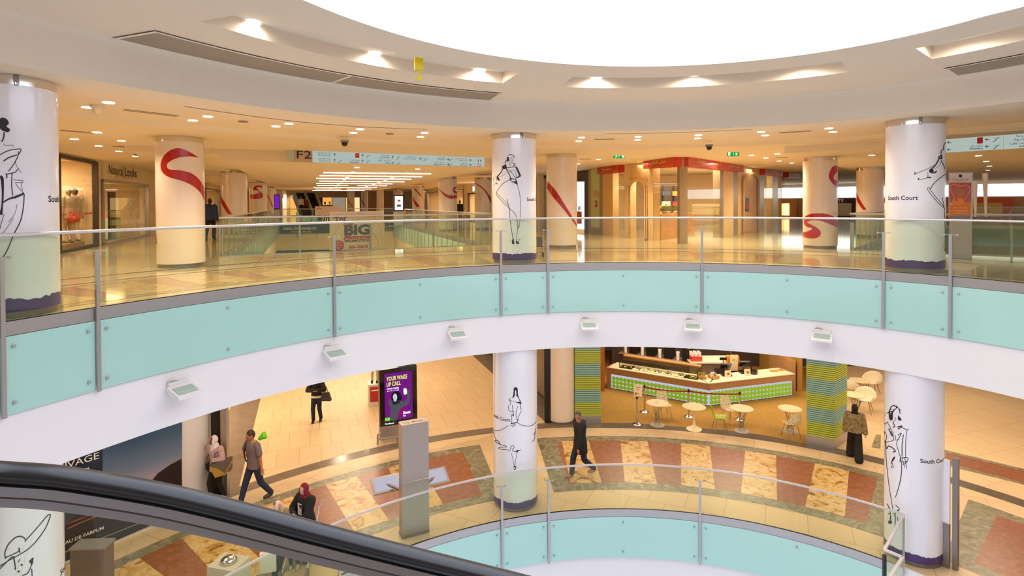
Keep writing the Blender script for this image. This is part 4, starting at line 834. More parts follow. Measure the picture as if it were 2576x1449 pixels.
# far end of the corridor
f=MB(); p,q=Q(-12,74),Q(18,74); f.box(((p+q)/2).xy[:]+(1.5,),(30,.3,3.1),pbr('far_wall','#b89468',.6),ax=(NN,D,V((0,0,1)))); struct(f,'wall_far',smooth=0)
cols=[('#f0b45c',1.3),('#7fb58a',.7),('#1c1714',0),('#f2a24a',1.4),('#c9b6a0',.6),('#f6c98a',1.6)]
x=732
for i,(w_,ci) in enumerate(((18,0),(22,4),(30,1),(12,2),(24,3),(34,4),(16,0),(20,5))):
    dirn=ray(x+w_/2,514); k=73.7/dirn.dot(D); c=dirn*k; W=w_*c.y/F*1.05; cc,es=cols[ci]
    t=MB(); t.box((c.x,c.y,1.3),(W,.2,2.6),steeld,ax=(NN,D,V((0,0,1)))); o=t.build('shop_front',smooth=0); tag(o,f'small distant shop front on corridor end wall, {ORD[i]} from the left','shop front','distant shops on the corridor end wall')
    t=MB(); t.box((c.x-.1,c.y-.12,1.2),(W*.85,.05,2.1),emit('far_lit_%d'%i,cc,es*.7) if es else black,ax=(NN,D,V((0,0,1)))); t.build('lit_window',o,smooth=0); x+=w_
# far escalators
for i,(x0,x1) in enumerate(((748,776),(775,802))):
    def P_(x,y,l): 
        dr=ray(x,y); return CAM+dr*(l/ (dr.x*D.x+dr.y*D.y))
    lo_,hi_=P_(x1-3,541,60),P_(x0+4,488,63); t=thing('escalator',lo_,('left' if i==0 else 'right')+' one of the two distant escalators at corridor end','escalator')
    for s_ in (-.5,.5):
        b=MB(); b.bar(lo_+NN*s_,hi_+NN*s_,.15,.8,aqua if s_<0 else white,up=(0,0,1)); b.build('balustrade_side',t,smooth=0)
    b=MB(); b.bar(lo_,hi_,.8,.3,black); b.build('steps',t,smooth=0)
# ---- sweet shop on the corner between corridor and wing
K0=V((5.92,20.32,0)); Lend=K0+V((-.287,.958,0))*17; Rend=K0+EE*13.5
lf=vplane(K0,Lend); rf=vplane(K0,Rend)
stone=pbr('sweet_shop_stone','#e3b876',.5); stone2=pbr('sweet_shop_stone_light','#e9c78f',.5); steelw=pbr('warm_steel','#a9926c',.3,.6); redb=pbr('sign_red','#c5311c',.35); goldm=pbr('gold_letter','#e6b73c',.35,.2); limed=pbr('lime_door','#c9cf8a',.4)
def yb(surf,x): return next(y for y in [540+i*.25 for i in range(600)] if surf(x,y).z<=0)
def yt(surf,x,z=3.04): return next(y for y in [520-i*.25 for i in range(900)] if surf(x,y).z>=z)
def slab(name,par,surf,x0,x1,m,y0=None,y1=None,depth=.3):
    b=MB(); q=[(x0,y0[0] if y0 else yt(surf,x0)),(x1,y0[1] if y0 else yt(surf,x1)),(x1,y1[1] if y1 else yb(surf,x1)),(x0,y1[0] if y1 else yb(surf,x0))]
    panel(b,surf,q,m,depth); return b.build(name,par,smooth=0)
t=thing('sweet_shop',K0,'corner sweet shop with red signs, stone front and arched windows','shop front')
s=slab
s('pilaster',t,lf,1516,1541,stone); s('pilaster',t,lf,1571,1584,stone2); s('stone_wall',t,lf,1584,1629,stone,y1=(452,447)); s('pilaster',t,lf,1629,1643,stone2)
s('window_pane',t,lf,1541,1571,shopglass,depth=.02); s('window_pane',t,lf,1584,1629,shopglass,y0=(452,447),y1=(597,604),depth=.02)
s('window_pane',t,lf,1643,1706,shopglass,depth=.02); s('corner_post',t,lf,1704,1711,steelw)
s('window_pane',t,rf,1713,1812,shopglass,depth=.02); s('pilaster',t,rf,1812,1820,steelw); s('pilaster',t,rf,1820,1845,stone2); s('pilaster',t,rf,1845,1856,steelw); s('stone_wall',t,rf,1856,1911,stone); s('pilaster',t,rf,1911,1922,steelw); s('window_pane',t,rf,1922,1944,shopglass,depth=.02); s('pilaster',t,rf,1944,1957,steelw); s('window_pane',t,rf,1957,1973,shopglass,depth=.02)
# arched window and niche
def arch(surf,xc,w,ytop,ybot,m,name,wd_,par):
    b=MB(); r=w/2; L=[(xc-r,ybot)]+[(xc-r*math.cos(i*PI/12),ytop+r*1.15-r*1.15*math.sin(i*PI/12)) for i in range(13)]+[(xc+r,ybot)]
    b.stroke(L,wd_,lambda x,y:surf(x,y)+surf.n*.06,m,2); b.stroke(L,wd_*.4,lambda x,y:surf(x,y)+surf.n*.1,m,2); return b.build(name,par,smooth=0)
arch(lf,1606.5,42,453,600,stone2,'window_arch',7,t)
b=MB(); L=[(1585,447),(1586,480)]+[(1606.5-21*math.cos(i*PI/12),477-24*math.sin(i*PI/12)) for i in range(13)]+[(1628,480),(1629,447)]; b.blob(L,lf,stone,1); b.build('arch_spandrel',t,smooth=0)
arch(rf,1886.5,38,435,586,stone2,'niche_arch',5,t)
b=MB(); rr=15; L=[(1886.5-rr,585)]+[(1886.5-rr*math.cos(i*PI/12),458-rr*1.15*math.sin(i*PI/12)) for i in range(13)]+[(1886.5+rr,580)]; b.blob(L,lambda x,y:rf(x,y)+rf.n*.03,pbr('niche_wood','#c79a50',.45),1); b.build('niche_panel',t,smooth=0)
b=MB(); b.quad(rect(1871,498,1882,532),lambda x,y:rf(x,y)+rf.n*.05,black); b.quad(rect(1873,510,1880,526),lambda x,y:rf(x,y)+rf.n*.055,GC[0]); b.build('small_screen',t,smooth=0)
for surf,q,txt in ((lf,[(1514,418),(1569,410.5),(1569,434),(1514,438.5)],[('Orelais',(1528,430),(1550,427.5),6)]),(lf,[(1632.5,400),(1712,389),(1712,420),(1632.5,425)],[(arabic('شوكن الشاوي'),(1649,414),(1692,408.5),9)]),(rf,[(1714,389),(1856,410),(1856,433),(1714,420)],[('Orelais',(1736,410),(1759,413),9),(arabic('شوكن الشاوي'),(1817,419),(1846,423),7)]),(rf,[(1911.5,421),(1957,426),(1957,444),(1911.5,440)],[('Orelais',(1928,434),(1942,436),5)]),(rf,[(1972,430),(2002.5,432),(2002.5,450),(1972,447)],[('Orelais',(1980,440),(1996,442),4)])):
    b=MB(); pf=lambda x,y,s_=surf:s_(x,y)+s_.n*.3
    class Sf: pass
    g=lambda x,y,s_=surf:s_(x,y)+s_.n*.25
    g.n=surf.n; panel(b,g,q,redb,.3); o=b.build('red_sign_box',t,smooth=0)
    g2=lambda x,y,s_=surf:s_(x,y)+s_.n*.262
    lett(o,[(st,a_,b2,h,goldm,.03) for st,a_,b2,h in txt],g2)
    b=MB(); i0=[(q[0][0]+2.5,q[0][1]+2.5),(q[1][0]-2.5,q[1][1]+3),(q[2][0]-2.5,q[2][1]-3),(q[3][0]+2.5,q[3][1]-2.5)]
    for i in range(4): b.stroke([i0[i],i0[(i+1)%4]],.6,g2,goldm,1)
    b.build('gold_border',o,smooth=0)
b=MB(); 
for i in range(3):
    b.stroke([(1792+6.5*(1-i*.3)*math.cos(j*.5),408+9*(1-i*.3)*math.sin(j*.5)) for j in range(14)],.9,lambda x,y:rf(x,y)+rf.n*.262,goldm,1)
b.build('gold_emblem',t,smooth=0)
# inside of the sweet shop
inn=(V((-.287,.958,0))+EE).normalized(); b=MB(); p0,p1=Lend*0.55+K0*.45,Rend; z3=3.03
A_,B_=K0+V((-.287,.958,0))*9.2+EN*-0+EE*.0,Rend; w1=A_+EE*6.5
b.poly([(A_.x,A_.y,0),(w1.x,w1.y,0),(w1.x,w1.y,z3),(A_.x,A_.y,z3)],SH); b.poly([(w1.x,w1.y,0),(Rend.x,Rend.y,0),(Rend.x,Rend.y,z3),(w1.x,w1.y,z3)],SH); b.build('shop_room',t,smooth=0)
for k in (1.6,3.4):
    c=K0+inn*3.6+EE*(k-2.5); b=MB(); b.box((c.x,c.y,.5),(1.6,.6,1.0),woodl,ax=(EE,EN,V((0,0,1)))); b.box((c.x,c.y,1.2),(1.5,.5,.35),clear,ax=(EE,EN,V((0,0,1)))); b.build('sweet_counter',t,smooth=0)
    b=MB()
    for j in range(14): b.ball(c+EE*(-.65+j*.1)+V((0,0,1.05)),.05,rnd.choice(GC),8,5)
    b.build('sweets',t)['kind']='stuff'
for j in range(3):
    c=K0+inn*5.2+EE*(j*1.1-1.6); b=MB(); b.box((c.x,c.y,1.1),(.9,.35,2.2),dark,ax=(EE,EN,V((0,0,1)))); b.build('display_cabinet',t,smooth=0)
    b=MB()
    for kk in range(4): b.box((c.x-EN.x*-.0,c.y-.2,.5+kk*.45),(.8,.1,.2),GC[(j*3+kk)%8],ax=(EE,EN,V((0,0,1))))
    b.build('boxes_on_display',t,smooth=0)['kind']='stuff'
c=K0+inn*2.6; b=MB(); b.cylz((c.x-.6,c.y),.12,0.0,1.05,white); b.build('pot_stand',t); b=MB(); fl_=pbr('yellow_flower','#d7cf4a',.5)
for j in range(24): b.ball((c.x-.6+rnd.gauss(0,.13),c.y+rnd.gauss(0,.13),1.3+rnd.gauss(0,.09)),.05,fl_ if j%2 else GC[2],6,4)
b.build('flowers',t)['kind']='stuff'
p=K0+inn*3.2; area((p.x,p.y,2.95),3,3,330,'#fff0dc'); p=K0+inn*3+EE*5; area((p.x,p.y,2.95),3,2,220,'#fff0dc')
# service door and dark shop, farther along
t=thing('service_door',lf(1500,585),'lime service door between steel pilasters with red fire sign','door')
slab('pilaster',t,lf,1480.5,1487,steelw); slab('door_leaf',t,lf,1487,1508,limed,y1=(571,573),depth=.1); slab('kick_plate',t,lf,1487,1508,steelw,y0=(571,573),depth=.1); slab('pilaster',t,lf,1508,1516,steelw)
lo2=lambda x,y:lf(x,y)+lf.n*.02; b=MB(); b.quad(rect(1497,505,1502.5,521),lo2,redb); b.text('F',(1498.5,516),(1501,516),8,lambda x,y:lf(x,y)+lf.n*.03,white,.03); b.build('fire_sign',t,smooth=0)
b=MB(); b.quad(rect(1494,482,1505,495),lo2,pbr('notice','#d9a08a',.5)); b.build('notice',t,smooth=0)
t=thing('dark_framed_shop','x' and lf(1465,584),'dark framed shop with bright white interior beside the lime door','shop front')
slab('frame',t,lf,1470,1480.5,dark); slab('fascia',t,lf,1440,1470,dark,y1=(457,456)); slab('bright_interior',t,lf,1440,1470,screenw,y0=(457,457),y1=(575,577),depth=.02); b=MB(); b.quad(rect(1453,532,1464.5,563),lo2,redb); b.text('F',(1456,532),(1462,532),13,lo2,lblk,.03); b.build('red_display',t,smooth=0)
# exit signs and dome cameras
grn=emit('exit_green','#1fae3f',.75); gw=emit('exit_white','#e8ffe8',1.0)
def exit_sign(x0,y0,x1,y1,Y,label,fl_=1):
    pl=plane((0,Y,0),(0,-1,0)); pl.n=V((0,-1,0)); c=pl((x0+x1)/2,y0); t=thing('exit_sign',c,label,'exit sign'); b=MB(); panel(b,pl,rect(x0,y0,x1,y1),grn,.05); b.build('sign_box',t,smooth=0)
    p2=lambda x,y:pl(x,y)+V((0,-.004,0)); w=x1-x0; h=y1-y0; X=(lambda u:x0+w*u) if fl_>0 else (lambda u:x1-w*u); b=MB()
    b.quad(rect(X(.76),y0+h*.12,X(.95),y1-h*.12) if fl_>0 else rect(X(.95),y0+h*.12,X(.76),y1-h*.12),p2,gw); b.stroke([(X(.5),y0+h*.3),(X(.5),y0+h*.75)],1.4,p2,gw,1)
    b.stroke([(X(.28),y0+h*.2),(X(.25),y0+h*.5),(X(.15),y0+h*.85)],1.5,p2,gw,2); b.stroke([(X(.25),y0+h*.5),(X(.33),y0+h*.85)],1.3,p2,gw,1); b.stroke([(X(.15),y0+h*.4),(X(.35),y0+h*.4)],1.2,p2,gw,1); b.build('running_figure',t,smooth=0)
    b=MB(); q=c; b.bar(V((q.x,q.y+.03,q.z)),V((q.x,q.y+.03,3.05)),.02,.02,steel); b.build('hanger',t)
exit_sign(1543.5,387,1571.5,398,19.5,'green exit sign left of the red sweet shop signs',1); exit_sign(1830,382,1860,393,18.5,'green exit sign right above the red sweet shop signs',-1)
for x,y,z_,lab in ((867,358,3.05,'dark dome camera above the F2 direction sign'),(1784,369,3.05,'dark dome camera above the sweet shop, near the exit sign'),(244,269,3.15,'pale dome camera between two downlights at upper left'),(343,384,3.05,'small brown dome camera in ceiling before the cosmetics shop')):
    p=U(x,y-5,z_); mm=cream if 'pale' in lab else black; t=thing('dome_camera',(p.x,p.y,z_-.16),lab,'camera'); b=MB(); b.lathe([(.1,z_),(.1,z_-.05),(.07,z_-.06)],mm if mm is cream else steeld,(p.x,p.y,0),18); b.build('mount',t); b=MB(); b.ball((p.x,p.y,z_-.08),.075,mm,14,8); b.build('dome',t)
# ---- end of the right wing: bright windows over a strip of shops
fw0=PA+EE*38; f=MB(); f.box(((fw0+EN*6)).xy[:]+(.9,),(60,.3,1.8),pbr('wing_far_wall','#b48a66',.6),ax=(EN,EE,V((0,0,1)))); f.box(((fw0+EN*6)).xy[:]+(3.0,),(60,.3,.5),white,ax=(EN,EE,V((0,0,1)))); struct(f,'wall_wing_far',smooth=0)
f=MB(); f.box(((fw0+EN*6)).xy[:]+(2.3,),(60,.1,1.0),emit('daylight_glass','#f4fbff',2.2),ax=(EN,EE,V((0,0,1)))); struct(f,'window_wing',smooth=0)
for i,(x,w_,c) in enumerate(((-12,4,'#c7874a'),(-7,4,'#3a2b28'),(-2,4,'#8a8f96'),(3,4,'#c65a3a'),(8,4,'#6a5a55'),(13,5,'#b5322c'),(19,5,'#49443f'))):
    p=fw0+EN*x-EE*.3; b=MB(); b.box((p.x,p.y,.85),(w_,.3,1.7),pbr('wing_shop_%d'%i,c,.5),ax=(EN,EE,V((0,0,1)))); o=b.build('shop_front',smooth=0); tag(o,f'distant shop front under the bright windows of right wing, {ORD[i]} from the left','shop front','distant shops at the end of the right wing')
    b=MB(); q=p-EE*.17; b.box((q.x,q.y,.75),(w_*.7,.04,1.1),goldl if i%2==0 else GC[(i*3)%8],ax=(EN,EE,V((0,0,1)))); b.build('lit_window',o,smooth=0)
    if i==1: b=MB(); b.text3('LACOSTE',(q.x-EE.x*.05,q.y-EE.y*.05,1.4),EN,(0,0,1),white,.28,.02,.5); b.build('sign_lettering',o,smooth=0)
for k,(x,y0,y1) in enumerate(((2452,455,545),(2478,436,545))):
    p,q=UY(x,y0,21),UY(x+2,y1,21); b=MB(); b.tube([p,q],[.09,.03],white,10); tag(b.build('hanging_strut'),('left' if k==0 else 'right')+' white tapered strut hanging in the right wing well','strut')
# lower hall seen through the well
f=MB(); p=Q(2,49); f.box((p.x,p.y,-4.0),(30,.3,4.0),pbr('lower_far_wall','#8f8a78',.6),ax=(NN,D,V((0,0,1)))); struct(f,'wall_lower_far',smooth=0)
for i,(s_,w_,c,es) in enumerate(((-2.0,1.2,'#3d4a3c',0),(-.6,.3,'#e0842c',0),(.8,2.2,'#47504a',0),(2.9,1.2,'#dfe9ef',1.0),(6.6,.8,'#f0c07a',1.2),(7.6,.9,'#e8f2ff',1.5))):
    p=Q(s_,48.7); b=MB(); b.box((p.x,p.y,-4.3),(w_,.2,3.4),emit('lower_lit_%d'%i,c,es*.6) if es else pbr('lower_shop_%d'%i,c,.5),ax=(NN,D,V((0,0,1)))); tag(b.build('shop_front',smooth=0),f'sliver of lower floor shop seen through corridor well, {ORD[i]} from the left','shop front','lower shops seen through the well')
# ================================================================ lower floor: cafe
def G(x,y,z=0): return U(x,y,ZF+z)
Zv=V((0,0,1)); woodo=pbr('orange_wood','#b3661f',.45,var=.2,scale=2.5); woodb=pbr('counter_wood','#b98a5c',.45); topw=pbr('counter_top','#f2e2c0',.25); litp=emit('counter_lit_panel','#d7dcf0',.62); gdot=pbr('green_dot','#86b52a',.35,es=.35); kgrey=pbr('kitchen_grey','#8a7565',.5); kdark=pbr('kitchen_dark','#4a3c34',.5)
cA,cV,cB=G(1536.3,978.5),G(1783,1023.4),G(1993.3,996.7)
f=MB(); ring=[G(x,y) for x,y in ((1511,1064),(1600,1065),(1720,1074),(1830,1083),(1930,1096),(2027,1117))]; back=[V((13.5,24,ZF)),V((12.5,29,ZF)),V((3.2,29,ZF)),V((3.35,23.2,ZF))]
f.sheet([[tuple(p[:2]) for p in ring+back]],ZF+.004,carpet); f.poly([(*(p.xy),ZF+.005) for p in (G(2192,1125),G(2203.5,1094),G(2216,1094),G(2215,1129.5))],mG)
f.poly([(*(p.xy),ZF+.005) for p in (G(2380,1138),G(2640,1201),G(2640,1231),G(2380,1164))],mR); f.poly([(*(p.xy),ZF+.0045) for p in (G(2376,1132),G(2644,1196),G(2644,1236),G(2376,1170))],mG)
th=[Q(-2.75,16.4),Q(-1.78,16.3),Q(-1.78,40),Q(-2.75,40)]; f.poly([(*(p.xy),ZF+.006) for p in th],mD); th=[Q(7.55,18),Q(9.2,18),Q(9.2,40),Q(7.55,40)]; f.poly([(*(p.xy),ZF+.006) for p in th],mBk)
struct(f,'floor_inlay',smooth=0)
t=thing('cafe_counter',cV,'angled cafe counter with green dotted lit front and pale top','counter')
def seg(a,b): d=(b-a); d.z=0; L=d.length; d/=L; n=V((-d.y,d.x,0)); n=n if n.y>0 else -n; return d,n,L
for i,(a,b_) in enumerate(((cA,cV),(cV,cB))):
    d,n,L=seg(a,b_); ax=(d,n,Zv); c=(a+b_)/2
    m=MB(); q=c+n*.3; m.box((q.x,q.y,ZF+.31),(L-.02,.5,.62),kgrey,ax=ax); m.build('counter_body',t,smooth=0)
    m=MB(); q=c+n*.03; m.box((q.x,q.y,ZF+.335),(L-.04,.03,.58),litp,ax=ax); o=m.build('lit_panel',t,smooth=0)
    m=MB(); nx=int(L/.158); sp_=(L-.1)/nx; r=sp_*.52
    for j in range(nx):
        for k in range(3):
            q=a+d*(.05+sp_*(j+.5))+n*(.013-.0006*((j+k)%2)); z0=ZF+.135+sp_*k
            m.poly([q+d*(r*math.cos(w*PI/9))+V((0,0,z0-ZF+r*math.sin(w*PI/9))) for w in range(18)],gdot)
    m.build('dot_pattern',o,smooth=0)
    m=MB(); q=c+n*.33; m.box((q.x,q.y,ZF+.74),(L+.05,.76,.24),woodb,ax=ax); m.build('counter_edge',t,smooth=0)
    m=MB(); q=c+n*.35; m.box((q.x,q.y,ZF+.87),(L+.1,.86,.03),topw,ax=ax); m.build('counter_top',t,smooth=0)
d,n,L=seg(cA,cV); m=MB(); q=cA-d*.08+n*.3; m.box((q.x,q.y,ZF+.43),(.14,.7,.86),woodb,ax=(d,n,Zv)); m.build('end_panel',t,smooth=0)
ax=(d,n,Zv); zt=ZF+.885
d1,n1,_=seg(cA,cV); d3,n3,_=seg(cV,cB); cp=[tuple(q.xy) for q in (cV-n1*.05-n3*.05,cV+n3*.79+d3*.02,cV+(n1+n3)*.62,cV+n1*.79-d1*.02)]
m=MB(); m.prism(cp,ZF+.62,ZF+.86,woodb); m.prism(cp,ZF+.856,ZF+.886,topw); m.build('corner_block',t,smooth=0)
for q,s_ in ((cA.lerp(cV,.5)+n1*.35,3.0),(cV.lerp(cB,.5)+n3*.35,2.6)): area((q.x,q.y,-2.12),s_,.8,70,'#fff0d6')  # lamps added above the counter to brighten its top
# glass food case on the left arm
t=thing('food_case',cA+d*1.9+n*.35+V((0,0,zt-ZF)),'glass topping case with trays on left arm of cafe counter','display case')
q0=cA+d*.35+n*.06; LL=3.05
m=MB(); c=q0+d*(LL/2); m.box((c.x,c.y,zt+.17),(LL,.01,.34),clear,ax=ax); c2=c+n*.28; m.box((c2.x,c2.y,zt+.34),(LL,.56,.01),clear,ax=ax)
for e in (0,LL): w_=q0+d*e+n*.28; m.box((w_.x,w_.y,zt+.17),(.01,.56,.34),clear,ax=ax)
m.build('glass',t,smooth=0)
m=MB()
for e in (0,LL):
    w_=q0+d*e; m.bar(V((w_.x,w_.y,zt)),V((w_.x,w_.y,zt+.35)),.02,.02,black); m.bar(V((w_.x,w_.y,zt+.35)),w_+n*.56+V((0,0,zt+.35-ZF)),.02,.02,black)
m.build('edge_trim',t,smooth=0)
m=MB(); c=q0+d*(LL/2)+n*.5; m.box((c.x,c.y,zt+.4),(LL,.22,.05),woodl,ax=ax); m.build('light_shelf',t,smooth=0)
for j in range(7):
    x=.25+j*.42; w_=.5 if j in (0,6) else .34; c=q0+d*x+n*.24; dk=j in (0,6)
    m=MB(); m.box((c.x,c.y,zt+.012),(w_,.42,.02),blackg if dk else white,ax=ax); o=m.build('tray',t,smooth=0)
    m=MB()
    for k in range(22): w2_=c+d*rnd.uniform(-w_*.4,w_*.4)+n*rnd.uniform(-.16,.16); m.ball((w2_.x,w2_.y,zt+.04),rnd.uniform(.02,.035),rnd.choice([GC[1],GC[5],GC[0],GC[3],GC[4]] if not dk else [GC[5],ly,GC[4],GC[1]]),6,4)
    m.build('toppings',o)['kind']='stuff'
def onC(x,y,z): # stand something on the counter top at a pixel
    return U(x,y,zt)
for i,(x,y,gm,lab) in enumerate(((1766,951,GC[1],'wooden snack tray with yellow packets by the counter corner'),(1795,951,GC[5],'wooden snack tray with silver wrapped bars by the counter corner'))):
    c=onC(x,y,zt); b=MB(); b.box((c.x,c.y,zt+.06),(.28,.34,.1),woodl,rz=-.2+.5*i); o=b.build('snack_tray',smooth=0); tag(o,lab,'tray'); b=MB()
    for k in range(16): p=(c.x+rnd.uniform(-.11,.11),c.y+rnd.uniform(-.13,.13)); b.box((p[0],p[1],zt+.14),(.035,.05,.12),gm if k%3 else GC[2],rz=rnd.random())
    b.build('wrapped_snacks',o,smooth=0)['kind']='stuff'
for i,(x,y) in enumerate(((1831,949),(1880,945))):
    c=onC(x,y,zt); b=MB(); b.box((c.x,c.y,zt+.13),(.24,.02,.24),topw,rz=.1); o=b.build('menu_card',smooth=0); tag(o,('left' if i==0 else 'right')+' cream card with red fruit picture standing on right counter arm','card'); b=MB(); b.blob([(c.x-.06,zt+.12),(c.x,zt+.08),(c.x+.07,zt+.13),(c.x+.02,zt+.17),(c.x-.04,zt+.16)],lambda X,Z:V((X,c.y-.013,Z)),lred,2); b.build('fruit_picture',o,smooth=0)
for i,(x,y) in enumerate(((1826,930),(1872,924))):
    c=onC(x,y+14,zt); t=thing('cash_register',c,('left' if i==0 else 'right')+' black touch till with blue edge on the cafe counter','cash register'); b=MB(); b.box((c.x,c.y,zt+.04),(.34,.34,.08),black); b.box((c.x,c.y+.05,zt+.18),(.08,.1,.24),pbr('till_blue%d'%i,'#3a4a63',.4)); b.build('base',t,smooth=0)
    b=MB(); b.box((c.x,c.y,zt+.36),(.38,.06,.28),black,ax=((1,0,0),(0,.75,.66),(0,-.66,.75))); b.build('screen',t,smooth=0); b=MB(); b.bar((c.x+(.28 if i else -.1),c.y,zt),(c.x+(.28 if i else -.1),c.y,zt+.62),.025,.025,black); b.box((c.x+(.3 if i else -.1),c.y,zt+.63),(.26,.06,.09),black); b.build('customer_display',t,smooth=0)
c=onC(1895,940,zt); b=MB(); b.lathe([(.0,0),(.14,.0),(.16,.12),(.14,.12),(.12,.02)],dark,(c.x,c.y,zt),16); tag(b.build('dark_basket'),'small dark basket on cafe counter right of the tills','basket')
for i,(x,y,w_) in enumerate(((1947,934,.3),(1967,931,.26))):
    c=onC(x,y,zt); b=MB(); b.box((c.x,c.y,zt+.015),(w_,.16,.03),woodl,rz=.15); tag(b.build('wooden_board',smooth=0),('left' if i==0 else 'right')+' of two small wooden boards at right end of cafe counter','board')
# back bar
kb=cA+d*.2+n*3.0; struct(MB().box(((cV+n*6.2)).xy[:]+(-4.05,),(12,.2,3.9),kdark,ax=((1,0,0),(0,1,0),Zv)),'wall_cafe_back',smooth=0)
f=MB(); p=G(1513,985); f.box((p.x+.05,p.y+3.2,-4.05),(.16,6.4,3.9),woodo); struct(f,'wall_cafe_left',smooth=0)
t=thing('back_counter',cA+d*1.5+n*2.2,'dark back bar with black dispensers and paper cups behind cafe counter','counter'); c=cA+d*1.35+n*2.0
m=MB(); m.box((c.x,c.y,ZF+.5),(3.3,.6,1.0),kdark,ax=ax); m.build('cabinet',t,smooth=0); m=MB(); m.box((c.x,c.y,ZF+1.02),(3.4,.7,.04),kgrey,ax=ax); m.build('worktop',t,smooth=0)
for j in range(4):
    q=c+d*(-1.1+j*.75); m=MB(); m.box((q.x,q.y,ZF+1.3),(.34,.4,.5),black,ax=ax); m.cylz((q.x,q.y-.1),.05,ZF+1.55,ZF+1.63,goldm,10); tag(m.build('drink_dispenser',smooth=0),f'black drink dispenser on cafe back bar, {ORD[j]} from the left','dispenser','back bar dispensers')
for j in range(4):
    q=c+d*(-1.45+j*.75)-n*.15; m=MB(); m.lathe([(.06,0),(.075,.34),(.065,.34),(.05,.02)],white,(q.x,q.y,ZF+1.04),12); tag(m.build('cup_stack'),f'stack of white paper cups on cafe back bar, {ORD[j]} from the left','cups','back bar cup stacks')
t=thing('preparation_unit',cV+n*2.3,'grey preparation unit with pale top and red cup tubs behind counter corner','counter'); c=cV+n*2.3-d*.55
m=MB(); m.box((c.x,c.y,ZF+.55),(1.7,.9,1.1),kgrey); m.build('cabinet',t,smooth=0); m=MB(); m.box((c.x,c.y,ZF+1.12),(1.8,1.0,.05),topw); m.build('worktop',t,smooth=0); m=MB(); m.box((c.x+.35,c.y-.46,ZF+.6),(.6,.02,.6),kdark); o=m.build('door',t,smooth=0); m=MB(); m.tube([(c.x+.2,c.y-.48,ZF+.7),(c.x+.2,c.y-.5,ZF+.8),(c.x+.5,c.y-.5,ZF+.8),(c.x+.5,c.y-.48,ZF+.7)],.012,black,6); m.build('handle',o)
m=MB(); m.box((c.x-.62,c.y-.2,ZF+1.24),(.42,.4,.2),pbr('red_tub','#c4442c',.3)); o=m.build('cup_tub',t,smooth=0); m=MB()
for k in range(9): m.lathe([(.035,0),(.05,.3),(.04,.3)],white,(c.x-.78+(k%3)*.15,c.y-.32+(k//3)*.12,ZF+1.2),10)
m.build('cups',o)['kind']='stuff'
# orange fridge side and right end wall
f=MB(); p=cB+V((.25,.5,0)); f.box((p.x,p.y+.9,ZF+.62),(.2,1.9,1.24),woodb); tag(f.build('end_screen_wall',smooth=0),'low timber screen at the right end of the cafe counter','screen')
f=MB(); p=G(2012,985); f.box((p.x,p.y+2,-4.05),(.2,4,3.9),pbr('mustard_wall','#b58a3a',.6)); struct(f,'wall_cafe_right',smooth=0)
# striped pillars
lm=pbr('slat_lime','#b9c647',.45); bl=pbr('slat_blue','#8fbcb4',.45); gap=pbr('slat_gap','#3e4a35',.7)
def striped(pts,label,zb=.22):
    c=sum(pts,V((0,0,0)))/len(pts); t=thing('striped_pillar',(c.x,c.y,ZF),label,'pillar'); z0=ZF+zb; z1=-2.08
    b=MB(); b.prism([tuple((p+(c-p).normalized()*.03).xy) for p in pts],z0,z1,gap); b.build('core',t,smooth=0)
    b=MB(); nn=58
    for i in range(nn):
        za=z0+(z1-z0)*i/nn; zb_=za+(z1-z0)/nn*.72; b.prism([tuple(p.xy) for p in pts],za,zb_,lm if (i//7)%2==0 else bl)
    b.build('slats',t,smooth=0)
    b=MB(); b.prism([tuple((p+(p-c).normalized()*.01).xy) for p in pts],ZF,z0,steel); b.build('steel_base',t,smooth=0)
a,b_=G(1446,1063),G(1511,1063); striped([a,b_,b_+V((.15,1.0,0)),a+V((.15,1.0,0))],'lime and blue slatted pillar left of cafe, beside the plain column',.24)
a,b_,c=G(2028,1117.5),G(2099,1131),G(2131,1108); striped([a,b_,c,a+(c-b_)],'lime and blue slatted pillar right of cafe, beside woman in patterned jacket',.3)
# ---- tables and chairs
tabm=pbr('table_cream','#f3ddb4',.35); shellw=pbr('shell_cream','#efe0c4',.4); shellg=pbr('shell_green','#a9bf1f',.4); wire=pbr('chair_wire','#a39c92',.3,.9)
def wire_table(p,label):
    t=thing('cafe_table',p,label,'table'); b=MB(); b.lathe([(0,.72),(.33,.72),(.36,.735),(.36,.75),(0,.75)],tabm,p,36); b.build('table_top',t)
    b=MB()
    for i in range(8):
        a=2*PI*i/8; b.tube([p+V((.1*math.cos(a),.1*math.sin(a),.03)),p+V((.05*math.cos(a+.5),.05*math.sin(a+.5),.25)),p+V((.16*math.cos(a+1),.16*math.sin(a+1),.72))],.008,wire,6)
    b.build('wire_pedestal',t); b=MB(); b.lathe([(0,0),(.24,0),(.235,.012),(0,.03)],pbr('table_foot','#a99b8c',.4),p,32); b.build('foot_plate',t); return t
wire_table(G(1653.7,1069),'round cream cafe table with small card on it, nearest the striped pillar left'); wire_table(G(1866,1084),'round cream cafe table beside the green chair'); wire_table(G(1987,1085),'round cream cafe table with chair tucked in front, by right striped pillar')
p=G(1746,1079.5); t=thing('tulip_table',p,'round cream table on trumpet pedestal at the cafe edge','table'); b=MB(); b.lathe([(0,.72),(.33,.725),(.375,.74),(.375,.75),(0,.75)],tabm,p,36); b.build('table_top',t); b=MB(); b.lathe([(.25,0),(.25,.012),(.15,.05),(.05,.14),(.03,.3),(.03,.48),(.06,.66),(.09,.72)],tabm,p,28); b.build('pedestal',t)
p=G(1653,1069); b=MB(); 
